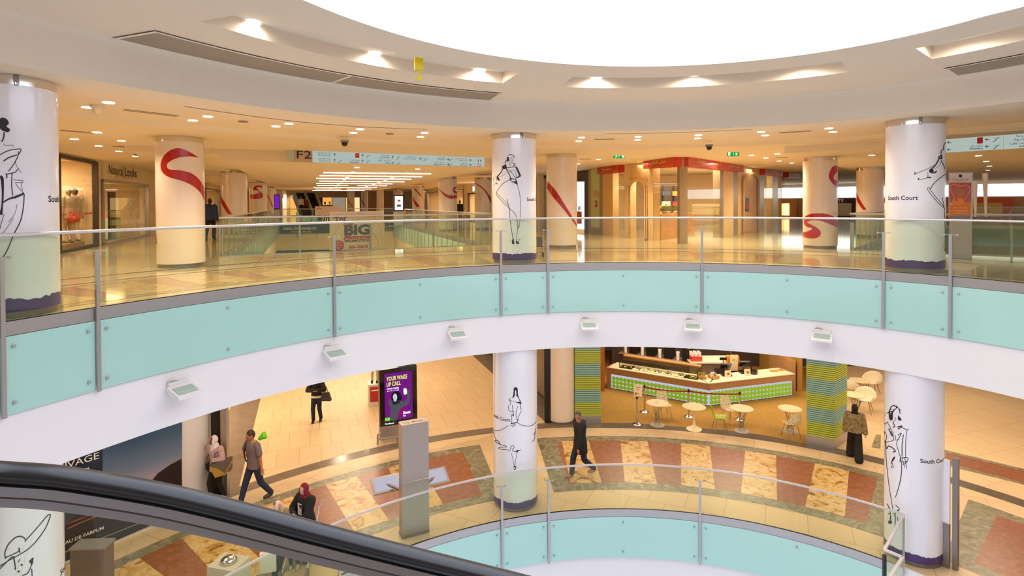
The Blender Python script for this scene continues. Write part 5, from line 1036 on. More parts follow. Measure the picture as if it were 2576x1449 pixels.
for s in (-1,1): b.add([(p.x-.05,p.y+s*.03,ZF+.752),(p.x+.05,p.y+s*.03,ZF+.752),(p.x+.05,p.y,ZF+.85),(p.x-.05,p.y,ZF+.85)],[(0,1,2,3)],white)
tag(b.build('table_card',smooth=0),'small folded white card on cafe table by left pillar','card')
def mesh_chair(label,shell,loc,rz):
    t=thing('cafe_chair',(0,0,0),label,'chair'); b=MB()
    def prof(v):       # seat front -> seat back -> top of backrest (local: faces -y)
        P=[(-.2,.44),(-.05,.43),(.1,.425),(.19,.46),(.235,.56),(.26,.7),(.28,.83)]; x=v*(len(P)-1); i=min(int(x),len(P)-2); f_=x-i; return P[i][0]+(P[i+1][0]-P[i][0])*f_,P[i][1]+(P[i+1][1]-P[i][1])*f_
    def sh(u,v):
        y,z=prof(v); w=.215 if v<.6 else .215-.07*((v-.6)/.4)**2; x=(u-.5)*2; return V((x*w,y-.03*x*x*(1 if v>.5 else 0),z+.035*x*x*(1 if v<.55 else .2)))
    nu,nv=7,12
    for i in range(nu):
        for j in range(nv):
            o=((j%2)*.5)/nu if 0 else 0; q=[sh((i+a)/nu,(j+c_)/nv) for a,c_ in ((0,0),(1,0),(1,1),(0,1))]; c=sum(q,V((0,0,0)))/4; k=.62 if (i*7+j*3)%5 else .45
            I=[c+(p-c)*k for p in q]; I=[I[1]*.5+I[0]*.5,I[2]*.5+I[1]*.5,I[3]*.5+I[2]*.5,I[0]*.5+I[3]*.5] if (i+j)%2 else I
            b.add(q+I,[(w_,(w_+1)%4,4+(w_+1)%4,4+w_) for w_ in range(4)] if not (i+j)%2 else [(0,1,4),(1,2,5),(2,3,6),(3,0,7),(0,4,7),(1,5,4),(2,6,5),(3,7,6)],shell)
    o=b.build('lattice_shell',t,smooth=0); md=o.modifiers.new('thick','SOLIDIFY'); md.thickness=.008
    for sx in (-1,1):
        for y in (-.16,.16): b=MB(); b.tube([(sx*.13,y*.7,.43),(sx*.21,y*1.35,0)],.009,wire,8); b.build('leg',t)
    b=MB(); b.tube([(-.13,-.11,.42),(.13,-.11,.42),(.13,.11,.42),(-.13,.11,.42),(-.13,-.11,.42)],.008,wire,6); b.build('seat_frame',t)
    t.location=V(loc); t.rotation_euler=(0,0,rz); ORG[t.name]=V((0,0,0)); return t
mesh_chair('cream lattice chair behind the table nearest left pillar',shellw,G(1671,1050),.15); mesh_chair('cream lattice chair behind the table near green chair',shellw,G(1836,1062),.35); mesh_chair('lime green lattice chair facing right, in the middle of cafe edge',shellg,G(1811,1084),PI/2-.15); mesh_chair('cream lattice chair with back to camera, by right striped pillar',shellw,G(1990,1100),PI+.1)
leg_w=pbr('chair_leg_wood','#8a5d33',.5)
def tub_chair(label,loc,rz):
    t=thing('tub_chair',(0,0,0),label,'chair'); b=MB()
    def sh(u,v):
        a=(u-.5)*2*2.35; x,y=math.sin(a),math.cos(a); k=v; r=.12+.2*min(1,k*1.6)+.05*max(0,k-.5); z=.44+(.0 if k<.5 else (k-.5)*2*(.14+.22*max(0,math.cos(a))**1.0))
        return V((x*r,y*r+.02,z+.03*k))
    b.grid(sh,24,8,shellw); o=b.build('shell',t); md=o.modifiers.new('thick','SOLIDIFY'); md.thickness=.012
    b=MB(); b.lathe([(0,.445),(.2,.45),(.31,.47)],shellw,(0,.0,0),24); b.build('seat',t)
    for sx in (-1,1):
        for sy in (-1,1): b=MB(); b.tube([(sx*.12,sy*.1,.43),(sx*.23,sy*.22,0)],[.014,.009],leg_w,8); b.build('leg',t)
    t.location=V(loc); t.rotation_euler=(0,0,rz); ORG[t.name]=V((0,0,0))
tub_chair('pale tub chair with wooden legs, upper of two right of striped pillar',U(2193,962,ZF+.45)-V((0,0,.45)),-.9); tub_chair('pale tub chair with wooden legs, lower of two, above woman in patterned jacket',U(2176,1005,ZF+.45)-V((0,0,.45)),-.7); tub_chair('pale tub chair half hidden behind right striped pillar',U(2140,975,ZF+.45)-V((0,0,.45)),2.2)
for i,(x,y) in enumerate(((2163,957),(2150,993))): p=U(x,y,ZF+.74); p.z=ZF; wire_table(p,('farther' if i==0 else 'nearer')+' round cream table just right of the right striped pillar')
# ---- rope barriers
beltm=pbr('belt_red','#b3261e',.6); SP=[G(1602.5,1067),G(1621.7,1036),G(1732.8,1048),G(1860.9,1055.4)]
labs=['steel barrier post carrying the small menu sign, front left of cafe','steel barrier post just behind the menu sign post','middle steel barrier post behind the tulip table','right steel barrier post behind the table near green chair']
for i,p in enumerate(SP):
    t=thing('barrier_post',p,labs[i],'barrier post'); b=MB(); b.cylz((p.x,p.y),.032,ZF+.03,ZF+.9,chrome,16); b.build('pole',t); b=MB(); b.lathe([(.17,0),(.17,.015),(.06,.05),(.035,.08)],chrome,p,28); b.build('base',t); b=MB(); b.cylz((p.x,p.y),.036,ZF+.86,ZF+.95,black,16); b.build('belt_head',t)
    if i<3: q=SP[i+1]; b=MB(); N_=10; pts=[p+(q-p)*(j/N_)+V((0,0,.885-.05*math.sin(PI*j/N_))) for j in range(N_+1)]; b.add([(v.x,v.y,v.z+s) for s in (-.025,.025) for v in pts],[(j,j+1,N_+2+j,N_+1+j) for j in range(N_)],beltm); b.build('belt',t,smooth=0)
    if i==0:
        b=MB(); b.box((p.x+.02,p.y-.05,ZF+1.15),(.27,.02,.4),tabm,rz=-.1); o=b.build('sign_board',t,smooth=0); b=MB()
        for k,(zz,w_) in enumerate(((1.27,.16),(1.2,.08))): b.box((p.x+.02,p.y-.063,ZF+zz),(w_,.004,.015),dkg,rz=-.1)
        for k in range(3): b.box((p.x-.05+k*.07,p.y-.064,ZF+1.05),(.04,.004,.1 if k!=1 else .05),GC[0] if k!=1 else GC[7],rz=-.1)
        b.build('sign_print',o,smooth=0)
# ================================================================ lower floor: left side
# curved white wall with the perfume light box
wp=[V((-13.5,6.0,0)),V((-10.9,9.7,0)),V((-8.87,12.5,0)),V((-8.3,13.3,0)),V((-7.97,13.95,0)),V((-7.82,14.5,0)),V((-7.86,14.95,0)),V((-8.05,15.3,0))]
wp=[V((p[0],p[1],0)) for p in smooth2([(p.x,p.y) for p in wp],5)]; f=MB(); nw=len(wp)
f.add([(p.x,p.y,z_) for z_ in (ZF,-2.07) for p in wp],[(i,i+1,nw+i+1,nw+i) for i in range(nw-1)],white); struct(f,'wall_lower_left',smooth=60)
W0,W1=G(260,1380),G(383,1328.5); wv=vplane(W0,W1,.03); wq=vplane(W0,W1,.036); wr=vplane(W0,W1,.042)
m_,nt=newmat('dusk_print'); bs=N(nt,'ShaderNodeBsdfPrincipled'); o=N(nt,'ShaderNodeOutputMaterial'); nt.links.new(bs.outputs[0],o.inputs[0]); g=N(nt,'ShaderNodeNewGeometry'); sx_=N(nt,'ShaderNodeSeparateXYZ'); nt.links.new(g.outputs['Position'],sx_.inputs[0]); mr=N(nt,'ShaderNodeMapRange'); mr.inputs['From Min'].default_value=ZF+.5; mr.inputs['From Max'].default_value=ZF+2.5; nt.links.new(sx_.outputs['Z'],mr.inputs[0]); rp=N(nt,'ShaderNodeValToRGB'); e=rp.color_ramp.elements; e[0].position=0; e[0].color=lin('#3a2a33'); e[1].position=1; e[1].color=lin('#2b425f')
for ps,cc in ((.16,'#b5636c'),(.26,'#d08a90'),(.36,'#9a93a8'),(.52,'#6a7a92'),(.8,'#3b5472')): e.new(ps).color=lin(cc)
nt.links.new(mr.outputs[0],rp.inputs[0]); nt.links.new(rp.outputs[0],bs.inputs['Base Color']); bs.inputs['Roughness'].default_value=.25
t=thing('perfume_light_box',(W0+W1)/2,'large dusk landscape perfume light box on white wall behind escalator handrail','advertisement')
x1=458; yb_=lambda x:1380-(x-260)*.4187
b=MB(); panel(b,wv,[(-60,900),(x1,900),(x1,yb_(x1)-8),(-60,yb_(-60)-8)],m_,.05); b.build('print',t,smooth=0)
mt=pbr('mountain_print','#1d151c',.3); nvy=pbr('bottle_navy','#10162a',.15)
b=MB(); b.blob([(355,1232),(371,1222),(398,1190),(430,1168),(457,1154),(458,1288),(300,1356),(160,1412),(160,1330),(250,1290)],wq,mt,1); b.build('mountain',t,smooth=0)
b=MB(); b.quad([(120,1100),(258,1060),(258,1290),(120,1350)],wr,nvy); b.build('bottle_print',t,smooth=0)
ww=vplane(W0,W1,.048); lett(t,[('SAUVAGE',(112,1196),(249,1153),17,white,.0),('EAU DE PARFUM',(140,1201),(224,1182),7,white,.015),('EAU DE PARFUM',(158,1372),(261,1331),8.5,white,.012)],ww)
b=MB(); 
for p_ in ([(168,1318),(200,1306),(240,1290)],[(170,1330),(210,1312),(250,1296)]): b.stroke(p_,3,wr,pbr('streak','#a85a48',.3))
b.build('light_streaks',t,smooth=0)
b=MB(); b.stroke([(140,1398),(260,1352),(384,1303),(440,1281)],2,ww,steel,1); b.build('frame_edge',t,smooth=0)
# shop entrance on the left, lower floor
t=thing('lower_shop_front',Q(-2.3,16.6,ZF),'open shop entrance with steel jamb and dark panel behind the white hijab woman','shop front')
b=MB(); p=G(549,1243); b.box((p.x,p.y,-4.03),(.24,.2,3.9),black); b.build('dark_panel',t,smooth=0)
for x,mm in ((562,woodb),(570,steel)): b=MB(); p=G(x,1244); b.box((p.x,p.y,-4.03),(.1,.14,3.9),mm); b.build('jamb',t,smooth=0)
b=MB(); r=[Q(-2.8,16.9),Q(-2.8,26.5),Q(-8,26.5),Q(-8,16.9)]; b.poly([(*(p.xy),ZF+.008) for p in r],pbr('shop_floor','#ead6b6',.2)); 
for i in (1,2): p,q=r[i],r[(i+1)%4]; b.poly([(*(p.xy),ZF),(*(q.xy),ZF),(*(q.xy),-2.1),(*(p.xy),-2.1)],SH)
b.build('shop_room',t,smooth=0)
for j in range(4):
    p=Q(-4.2,23.0+j*.9,ZF); b=MB(); b.box((p.x,p.y,ZF+.55),(1.0,.5,1.1),dark,ax=(NN,D,Zv)); b.build('display_stand',t,smooth=0); b=MB()
    for k in range(10): q=p+NN*rnd.uniform(-.42,.42)+D*rnd.uniform(-.15,.15); b.box((q.x,q.y,ZF+1.1+.12),(.09,.09,rnd.uniform(.15,.3)),rnd.choice(GC))
    b.build('bottles_on_stand',t,smooth=0)['kind']='stuff'
p=Q(-5,21,-2.15); area(p,4,5,260,'#ffe6c4')
f=MB(); f.bar(Q(-2.8,26.6,-4.0),Q(-2.8,44,-4.0),.2,3.9,pbr('lower_shops_left','#b89a78',.4)); struct(f,'wall_lower_corridor_left',smooth=0)
f=MB(); f.bar(Q(8.6,18.5,-4.0),Q(8.6,44,-4.0),.3,3.9,pbr('lower_shops_right','#8a7660',.4)); p=G(1371,1066); f.box((p.x+.1,p.y+.2,-4.03),(.22,.3,3.9),black); struct(f,'wall_lower_corridor_right',smooth=0)
# ---- steel totem with two tilted screens
a,b_=G(1012.5,1357),G(1079.8,1339); d2=(b_-a).normalized(); n2=V((-d2.y,d2.x,0)); w_=(b_-a).length; c=(a+b_)/2+n2*.13; ax2=(d2,n2,Zv)
t=thing('steel_totem',c,'tall brushed steel information totem standing by lower glass rail','totem')
b=MB(); b.box((c.x,c.y,ZF+1.29),(w_,.26,2.5),pbr('totem_steel','#a8978a',.36,.6),ax=ax2); b.build('body',t,smooth=0); b=MB(); b.box((c.x,c.y,ZF+.03),(w_+.01,.28,.06),steeld,ax=ax2); b.build('plinth',t,smooth=0)
b=MB(); b.box((c.x,c.y,ZF+1.25),(w_+.006,.266,.012),chrome,ax=ax2); b.build('seam',t,smooth=0)
b=MB(); b.text3('TAJ MALL',(c.x,c.y-.05,ZF+2.545),d2,n2,steeld,.1,.03,.5,width=w_*.8); b.build('top_lettering',t,smooth=0)
for s,(x,y) in ((-1,(972,1218)),(1,(1092,1200))):
    q=U(x,y,ZF+.95); e1=d2; e2=(n2*.86+Zv*.5).normalized(); b=MB(); b.box(q,(.66,.42,.05),steel,ax=(e1,e2,e1.cross(e2))); o=b.build('side_screen',t,smooth=0)
    b=MB(); b.box(q+e1.cross(e2)*.028,(.56,.34,.008),emit('map_screen%d'%s,'#e6e0f0',.55),ax=(e1,e2,e1.cross(e2))); b.build('map_display',o,smooth=0)
    b=MB(); b.bar(q,c+V((0,0,.93))-d2*(-s*.1),.06,.04,steeld); b.build('bracket',o,smooth=0)
# ---- lit advertising screen
s0,s1=V((-4.16,18.1,ZF)),V((-3.05,18.72,ZF)); ap=vplane(s0,s1,0); af=vplane(s0,s1,.012); ag=vplane(s0,s1,.018); ah=vplane(s0,s1,.024)
t=thing('advertising_screen',(s0+s1)/2,'tall black screen showing YOUR WAKE UP CALL on purple, lower floor','screen')
b=MB(); panel(b,ap,[(954,932),(1048,918),(1050,1062),(957,1075)],blackg,.16); b.build('cabinet',t,smooth=0); b=MB(); panel(b,ap,[(956,1074),(1044,1062),(1044,1092),(956,1110)],steel,.14); b.build('base',t,smooth=0)
b=MB(); b.quad([(966.5,941),(1036,932),(1038.5,1050),(969,1060)],af,emit('screen_purple','#7a1d86',.75)); b.quad([(978,1000),(985,985),(1030,1040),(1000,1050)],af,emit('screen_magenta','#9c1478',.75)); sc_=b.build('display',t,smooth=0)
yg=emit('screen_yellow','#d9ea6a',.95); wg_=emit('screen_white','#f2f0fa',1.0)
lett(sc_,[('YOUR WAKE',(972,959),(1024,951.5),10.5,yg,.03),('UP CALL',(972.5,973),(1008,967.5),10.5,yg,.03),('WITH REEM',(973,981),(1003,977.5),4,wg_,.03),('Sun-Thu 7-10AM',(973.5,985.5),(1003.5,982),2.6,wg_,.02),('Beat',(1014.5,1042),(1033,1038.5),7,wg_,.04),('fm',(1014.5,1048),(1021,1047),4,wg_,.03)],ah)
gr1=emit('screen_grey','#6a6a72',.5); gr2=emit('screen_dark','#2b2a33',.4); fc=emit('screen_face','#c4d4de',.85)
b=MB(); b.blob([(981,1048),(984,1030),(978,1018),(980,1006),(992,1008),(1004,1006),(1012,1010),(1020,1008),(1025,998),(1022,990),(1030,987),(1032,1004),(1024,1020),(1012,1024),(1003,1036),(998,1056),(984,1058)],ag,gr1,2); b.blob([(986,1010),(984,998),(988,988),(998,984),(1006,988),(1011,1000),(1006,1012),(1000,1016),(990,1020)],ag,gr2,2); b.build('woman_picture',sc_,smooth=0)
b=MB(); b.blob([(988,998),(992,990),(998,993),(999,1002),(995,1010),(991,1008)],ah,fc,2); b.blob([(1015,978),(1021,976),(1024,983),(1023,991),(1017,993),(1015,986)],ah,wg_,2); b.blob([(1023,982),(1030,980),(1031,986),(1025,991)],ah,gr1,2); b.build('woman_highlights',sc_,smooth=0)
b=MB(); b.quad([(968.5,1052),(981,1050),(981,1058),(968.7,1060)],ag,emit('screen_green','#7fdc2f',.9)); b.text('Redland',(968.5,1068.5),(991,1065.5),3.4,ag,wg_,.04); b.build('footer_strip',sc_,smooth=0)
p=G(950,1118); b=MB(); q=G(1000,1112); b.tube([(p.x,p.y,ZF),(p.x,p.y,ZF+.3),(p.x+.1,p.y+.05,ZF+.34)],.03,steel,10); b.tube([(p.x,p.y,ZF+.16),(q.x,q.y,ZF+.16)],.035,steel,10); b.tube([(q.x,q.y,ZF),(q.x,q.y,ZF+.16)],.03,steel,10); tag(b.build('bump_rail'),'low steel bump rail in front of the purple advertising screen','rail')
# pedestal with red poster and mannequin legs
p=G(943,1016); t=thing('poster_pedestal',p,'white pedestal with red poster left of purple advertising screen','pedestal'); b=MB(); b.box((p.x,p.y,ZF+.4),(.5,.5,.8),white,rz=.3); b.build('box',t,smooth=0); b=MB(); b.box((p.x+.1,p.y-.27,ZF+.45),(.4,.03,.55),lred,rz=.3); b.build('poster',t,smooth=0); b=MB(); b.box((p.x+.1,p.y-.29,ZF+.6),(.3,.01,.05),white,rz=.3); b.build('poster_print',t,smooth=0)
mann=pbr('mannequin','#cbb4a2',.4)
t=thing('mannequin',p+V((0,0,.8)),'mannequin legs with dark shoes on the white pedestal','mannequin'); b=MB()
for s in (-.09,.1): b.tube([p+V((s,0,.86)),p+V((s,.0,1.1)),p+V((s*.9,.02,1.35)),p+V((s*.8,0,1.75)),p+V((0,0,2.0))],[.035,.05,.055,.08,.12],mann,10)
b.build('legs',t); b=MB(); 
for s in (-.09,.1): b.ball(p+V((s,-.05,.85)),(.045,.11,.05),black,10,6)
b.build('shoes',t)
# ---- bins, panels
c=V(((565-1288)/1450*10.6,10.6,ZF)); t=thing('waste_bin',c,'pale square bin with silver dome lid, lower left under the escalator rail','bin'); b=MB(); b.box((c.x,c.y,ZF+.42),(.56,.46,.84),pbr('bin_stone','#cbbfae',.5),rz=-.25); b.build('body',t,smooth=0); b=MB(); b.ball((c.x,c.y,ZF+.85),(.15,.15,.1),chrome,18,8); b.build('dome_lid',t)
c=V(((219-1288)/1450*10.7,10.7,ZF)); b=MB(); b.box((c.x,c.y,ZF+.55),(.6,.3,1.1),steeld,rz=.05); o=b.build('grey_cabinet',smooth=0); tag(o,'plain grey cabinet at the bottom left, beside the sketched column','cabinet'); b=MB(); b.box((c.x,c.y,ZF+1.115),(.64,.34,.03),steel,rz=.05); b.build('top_plate',o,smooth=0)
a,b_=G(2398,1433),G(2412,1430); t=thing('directory_panel',a,'white directory panel on grey post, right of the lower right column','directory'); e_=V((-.62,.78,0)); b=MB(); b.box((a.x+.06,a.y+.02,ZF+1.13),(.13,.09,2.26),steeld,ax=(V((.78,.62,0)),V((-.62,.78,0)),Zv)); b.build('post',t,smooth=0); b=MB(); q=a+e_*.42; b.box((q.x,q.y,ZF+1.55),(.72,.05,1.3),white,ax=(e_,V((.78,.62,0)),Zv)); o=b.build('panel',t,smooth=0); b=MB()
for k in range(8): b.box((q.x-.026*.78,q.y-.026*.62,ZF+1.05+k*.13),(.5,.006,.012),steeld,ax=(e_,V((.78,.62,0)),Zv))
b.build('print_lines',o,smooth=0); b=MB(); b.box((q.x,q.y,ZF+.45),(.72,.08,.9),steeld,ax=(e_,V((.78,.62,0)),Zv)); b.build('lower_panel',t,smooth=0)
# ================================================================ escalator in the foreground
hp=[(-260,1176,1.48),(-120,1180,1.54),(0,1191,1.6),(130,1200,1.64),(250,1217,1.68),(380,1239,1.72),(500,1265,1.76),(650,1303,1.81),(800,1343,1.86),(1000,1394,1.93),(1200,1443,2.0),(1500,1518,2.1),(1800,1594,2.2)]
hpts=[UY(x,y,Y) for x,y,Y in hp]; hpts=[V(p) for p in smooth2([tuple(p) for p in hpts],6)]
def sweep(mb,pts,prof,m):   # profile (side, up) along the path; side = horizontal normal
    k=len(pts); n=len(prof); vs=[]
    for i,p in enumerate(pts):
        t_=(pts[min(i+1,k-1)]-pts[max(i-1,0)]).normalized(); sd=t_.cross(Zv).normalized(); up=sd.cross(t_).normalized()
        vs+=[p+sd*a+up*b_ for a,b_ in prof]
    return mb.add(vs,[(i*n+j,i*n+(j+1)%n,(i+1)*n+(j+1)%n,(i+1)*n+j) for i in range(k-1) for j in range(n)],m)
t=thing('escalator',hpts[20],'escalator balustrade with black rubber handrail crossing the lower left foreground','escalator')
rub=pbr('handrail_rubber','#1b1b1f',.3); alu=pbr('deck_alu','#8f8f92',.35,.6)
b=MB(); sweep(b,hpts,[(.042*math.cos(a)*(1 if abs(math.cos(a))<.9 else 1),.026*math.sin(a)+.004) for a in [i*PI/10 for i in range(20)]],rub); b.build('handrail',t,smooth=60)
b=MB(); sweep(b,hpts,[(.03,-.022),(.03,-.05),(-.03,-.05),(-.03,-.022)],alu); sweep(b,hpts,[(.022,-.052),(.022,-.082),(-.022,-.082),(-.022,-.052)],alu); b.build('rail_profile',t,smooth=20)
b=MB(); sweep(b,hpts,[(.031,-.0495),(.031,-.0535),(-.031,-.0535),(-.031,-.0495)],dark); b.build('profile_groove',t,smooth=20)
joints=[0,12,30,48,len(hpts)-1]
for i,j in zip(joints,joints[1:]):
    b=MB(); seg_=hpts[i:j+1]; sweep(b,seg_,[(.006,-.082),(.006,-.85),(-.006,-.85),(-.006,-.082)],clear); b.build('glass_pane',t,smooth=20)
b=MB(); sweep(b,hpts,[(.2,-.85),(.2,-1.15),(-.12,-1.15),(-.12,-.85)],alu); b.build('skirt_deck',t,smooth=20)
# ================================================================ people
def remesh(mb,name,parent,vox,mat,smooth=3):
    o=mb.build(name,parent,smooth=0); md=o.modifiers.new('r','REMESH'); md.mode='VOXEL'; md.voxel_size=vox; md.use_smooth_shade=True
    m2=o.modifiers.new('s','SMOOTH'); m2.factor=.5; m2.iterations=smooth
    dg=bpy.context.evaluated_depsgraph_get(); me=bpy.data.meshes.new_from_object(o.evaluated_get(dg)); o.modifiers.clear(); old=o.data; o.data=me; bpy.data.meshes.remove(old)
    me.materials.clear(); me.materials.append(mat); me.polygons.foreach_set('material_index',[0]*len(me.polygons)); me.polygons.foreach_set('use_smooth',[True]*len(me.polygons)); return o
def cap(b,a,c,r0,r1,m=None):
    a,c=V(a),V(c); b.tube([a,c],[r0,r1],m,10); b.ball(a,r0,m,10,6); b.ball(c,r1,m,10,6)
def loft(b,rings,m=None,n=16):     # rings: (x,y,z,rx,ry,yaw)
    o=len(b.v)
    for x,y,z_,rx,ry,w in rings:
        for j in range(n):
            a=2*PI*j/n; p,q=rx*math.cos(a),ry*math.sin(a); b.v.append((x+p*math.cos(w)-q*math.sin(w),y+p*math.sin(w)+q*math.cos(w),z_))
    for i in range(len(rings)-1):
        for j in range(n): q=(j+1)%n; b.f.append((o+i*n+j,o+i*n+q,o+(i+1)*n+q,o+(i+1)*n+j)); b.m.append(m)
    b.f.append(tuple(o+j for j in reversed(range(n)))); b.m.append(m); e=o+(len(rings)-1)*n; b.f.append(tuple(e+j for j in range(n))); b.m.append(m)
def ik(a,c,l1,l2,hint):
    a,c,hint=V(a),V(c),V(hint); d=c-a; L=min(d.length,(l1+l2)*.999); d.normalize(); x=(l1*l1-l2*l2+L*L)/(2*L); h=math.sqrt(max(0,l1*l1-x*x)); hn=hint-d*hint.dot(d); hn.normalize(); return a+d*x+hn*h, a+d*L
SKIN={}
def skinm(h):
    if h not in SKIN: SKIN[h]=pbr('skin_'+h[1:],h,.5)
    return SKIN[h]
def cloth(n,h,**k): return pbr(n,h,.8,**k)
def person(label,loc,rz,h=1.75,skin='#b9805a',feet=((-.1,0,0),(.1,0,0)),hands=((-.26,0,.78),(.26,0,.78)),elb=((-.3,.3,0),(.3,.3,0)),lean=(0,0),head=(0,0,0),top=None,pants=None,shoes=None,hair=None,hijab=None,sleeve=1.0,hem=.86,loose=0,flare=0,coat=0,neckline=None,name='person',face=True,voxel=.013,nods=0,extra=None,cat='person',headless=False):
    k=h/1.75; t=thing(name,(0,0,0),label,cat); S_=lambda p:V(p)*k
    lx,ly=lean; pel=V((0,0,.93)); chest=V((lx*.6,ly*.6,1.3)); neck=V((lx,ly,1.47)); hd=V((lx*1.15+head[0],ly*1.15+head[1]-.015,1.62+head[2]))
    yaw=head[3] if len(head)>3 else 0; pit=nods
    HR=Matrix.Rotation(yaw,3,'Z')@Matrix.Rotation(pit,3,'X')
    A=[]; sh=[]
    for i,s in ((0,-1),(1,1)):
        s0=V((s*.185+lx*.9,ly*.9,1.41)); e_,w_=ik(s0,V(hands[i]),.285,.26,V(elb[i])); A.append((s0,e_,w_))
    Lg=[]
    for i,s in ((0,-1),(1,1)):
        h0=V((s*.09,0,.9)); f_=V(feet[i]); an=f_+V((0,.03,.085)); kn,an=ik(h0,an,.43,.42,V((0,-1,0))); Lg.append((h0,kn,an,f_))
    # ---- body, one continuous surface
    b=MB(); P=lambda p:S_(p)
    loft(b,[(*P((0,0,.86)),.13*k,.1*k,0),(*P((0,0,.95)),.16*k,.11*k,0),(*P(pel.lerp(chest,.45)),.13*k,.095*k,0),(*P(chest),.165*k,.11*k,0),(*P(chest.lerp(neck,.65)),.17*k,.09*k,0),(*P(neck),.07*k,.065*k,0)])
    cap(b,P(neck-V((0,0,.04))),P(hd-V((0,-.01,.06))),.055*k,.052*k)
    if not headless:
        b.ball(P(hd),(.076*k,.094*k,.115*k),None,16,12,HR); b.ball(P(hd)+HR@V((0,-.028*k,-.055*k)),(.055*k,.06*k,.065*k),None,12,8,HR); b.ball(P(hd)+HR@V((0,-.098*k,-.015*k)),(.015*k,.02*k,.024*k),None,8,6,HR)
        for s in (-1,1): b.ball(P(hd)+HR@V((s*.078*k,.005*k,-.005*k)),(.012*k,.022*k,.033*k),None,8,6,HR)
    for i,(s0,e_,w_) in enumerate(A):
        cap(b,P(s0),P(e_),.047*k,.038*k); cap(b,P(e_),P(w_),.038*k,.027*k)
        d=(w_-e_).normalized(); sd=V((d.y,-d.x,0)) if abs(d.z)<.95 else V((0,1,0)); sd=(sd-d*sd.dot(d)).normalized(); up=d.cross(sd); s=-1 if i==0 else 1
        pc=w_+d*.045; T=Matrix((sd,up,d)).transposed(); b.ball(P(pc),(.04*k,.018*k,.05*k),None,10,6,T)
        for j in range(4):
            a0=w_+d*.085+sd*(-.03+.02*j); L_=(.058,.07,.066,.05)[j]; a1=a0+d*L_*.55+up*.008; a2=a1+d*L_*.3+up*.03
            cap(b,P(a0),P(a1),.0095*k,.009*k); cap(b,P(a1),P(a2),.009*k,.0075*k)
        a0=w_+d*.03+sd*.035; cap(b,P(a0),P(a0+d*.035+sd*.025+up*.015),.0105*k,.009*k)
    for h0,kn,an,f_ in Lg: cap(b,P(h0),P(kn),.075*k,.05*k); cap(b,P(kn),P(an),.05*k,.033*k); b.ball(P(f_+V((0,-.05,.035))),(.038*k,.11*k,.035*k),None,10,6)
    body=remesh(b,'body',t,.009*k if face else .014,skinm(skin),2)
    if face and not headless:
        for s in (-1,1): b=MB(); b.ball(P(hd)+HR@V((s*.031*k,-.081*k,.012*k)),(.013*k,.008*k,.007*k),black,8,6,HR); b.build('eye',t)
        b=MB(); b.ball(P(hd)+HR@V((0,-.092*k,-.062*k)),(.024*k,.008*k,.006*k),pbr('lips_'+t.name,'#8a4a42',.5),8,6,HR); b.build('mouth',t)
    # ---- clothes
    if pants:
        b=MB(); g=.012+loose*.4
        loft(b,[(*P((0,0,.8)),.13*k,.11*k,0),(*P((0,0,.9)),(.165+g)*k,(.115+g)*k,0),(*P((0,0,1.0)),(.15+g)*k,(.105+g)*k,0),(*P((0,0,1.04)),(.14+g)*k,(.1+g)*k,0)])
        for h0,kn,an,f_ in Lg: cap(b,P(h0),P(kn),(.085+g)*k,(.06+g+flare*.5)*k); cap(b,P(kn),P(an+V((0,0,.005))),(.06+g+flare*.5)*k,(.046+g+flare)*k)
        remesh(b,'trousers',t,voxel*k,pants)
    if top:
        b=MB(); g=.016+loose
        loft(b,[(*P((0,0,hem)),(.165+g+coat)*k,(.12+g+coat)*k,0),(*P((0,0,max(hem+.03,.95))),(.165+g+coat*.5)*k,(.117+g+coat*.5)*k,0),(*P(pel.lerp(chest,.5)),(.145+g)*k,(.105+g)*k,0),(*P(chest),(.175+g)*k,(.117+g)*k,0),(*P(chest.lerp(neck,.6)),(.175+g)*k,(.095+g)*k,0),(*P(neck.lerp(chest,.06)),(.075+g)*k,(.07+g)*k,0)])
        for s0,e_,w_ in A:
            if sleeve>=.9: cap(b,P(s0),P(e_),(.06+g)*k,(.047+g)*k); cap(b,P(e_),P(w_-(w_-e_)*.06),(.047+g)*k,(.035+g)*k)
            else: cap(b,P(s0),P(s0.lerp(e_,sleeve)),(.05+g)*k,(.046+g)*k)
        remesh(b,'top',t,voxel*k,top)
    if shoes:
        for h0,kn,an,f_ in Lg: b=MB(); b.ball(P(f_+V((0,-.055,.045))),(.048*k,.125*k,.045*k),shoes,12,8); cap(b,P(f_+V((0,.03,.05))),P(an+V((0,0,.02))),.045*k,.045*k,shoes); b.ball(P(f_+V((0,-.055,.012))),(.05*k,.13*k,.016*k),shoes,12,6); remesh(b,'shoe',t,.01,shoes,2)
    if hair:
        b=MB(); b.ball(P(hd)+HR@V((0,.018*k,.02*k)),(.084*k,.098*k,.115*k),hair,14,10,HR); remesh(b,'hair',t,.012,hair)
    if hijab:
        b=MB(); b.ball(P(hd)+HR@V((0,.028*k,.012*k)),(.094*k,.1*k,.128*k),None,16,12,HR); b.ball(P(hd)+HR@V((0,-.0*k,-.115*k)),(.082*k,.085*k,.06*k),None,12,8,HR)
        loft(b,[(*P(neck-V((0,0,.12))),.15*k,.125*k,0),(*P(neck-V((0,0,.03))),.125*k,.115*k,0),(*P(neck+V((0,0,.06))),.085*k,.09*k,0)])
        for s in (-1,1): b.ball(P(hd)+HR@V((s*.072*k,-.035*k,-.03*k)),(.02*k,.05*k,.1*k),None,10,8,HR)
        remesh(b,'hijab',t,.012,hijab)
    t.location=V(loc); t.rotation_euler=(0,0,rz); ORG[t.name]=V((0,0,0)); t['_k']=k
    W=Matrix.Rotation(rz,3,'Z')
    t_pos=lambda p:V(loc)+W@(V(p)*k)
    return t,t_pos,A,hd,HR
def add_part(t,b,name,smooth=35): return b.build(name,t,smooth=smooth)
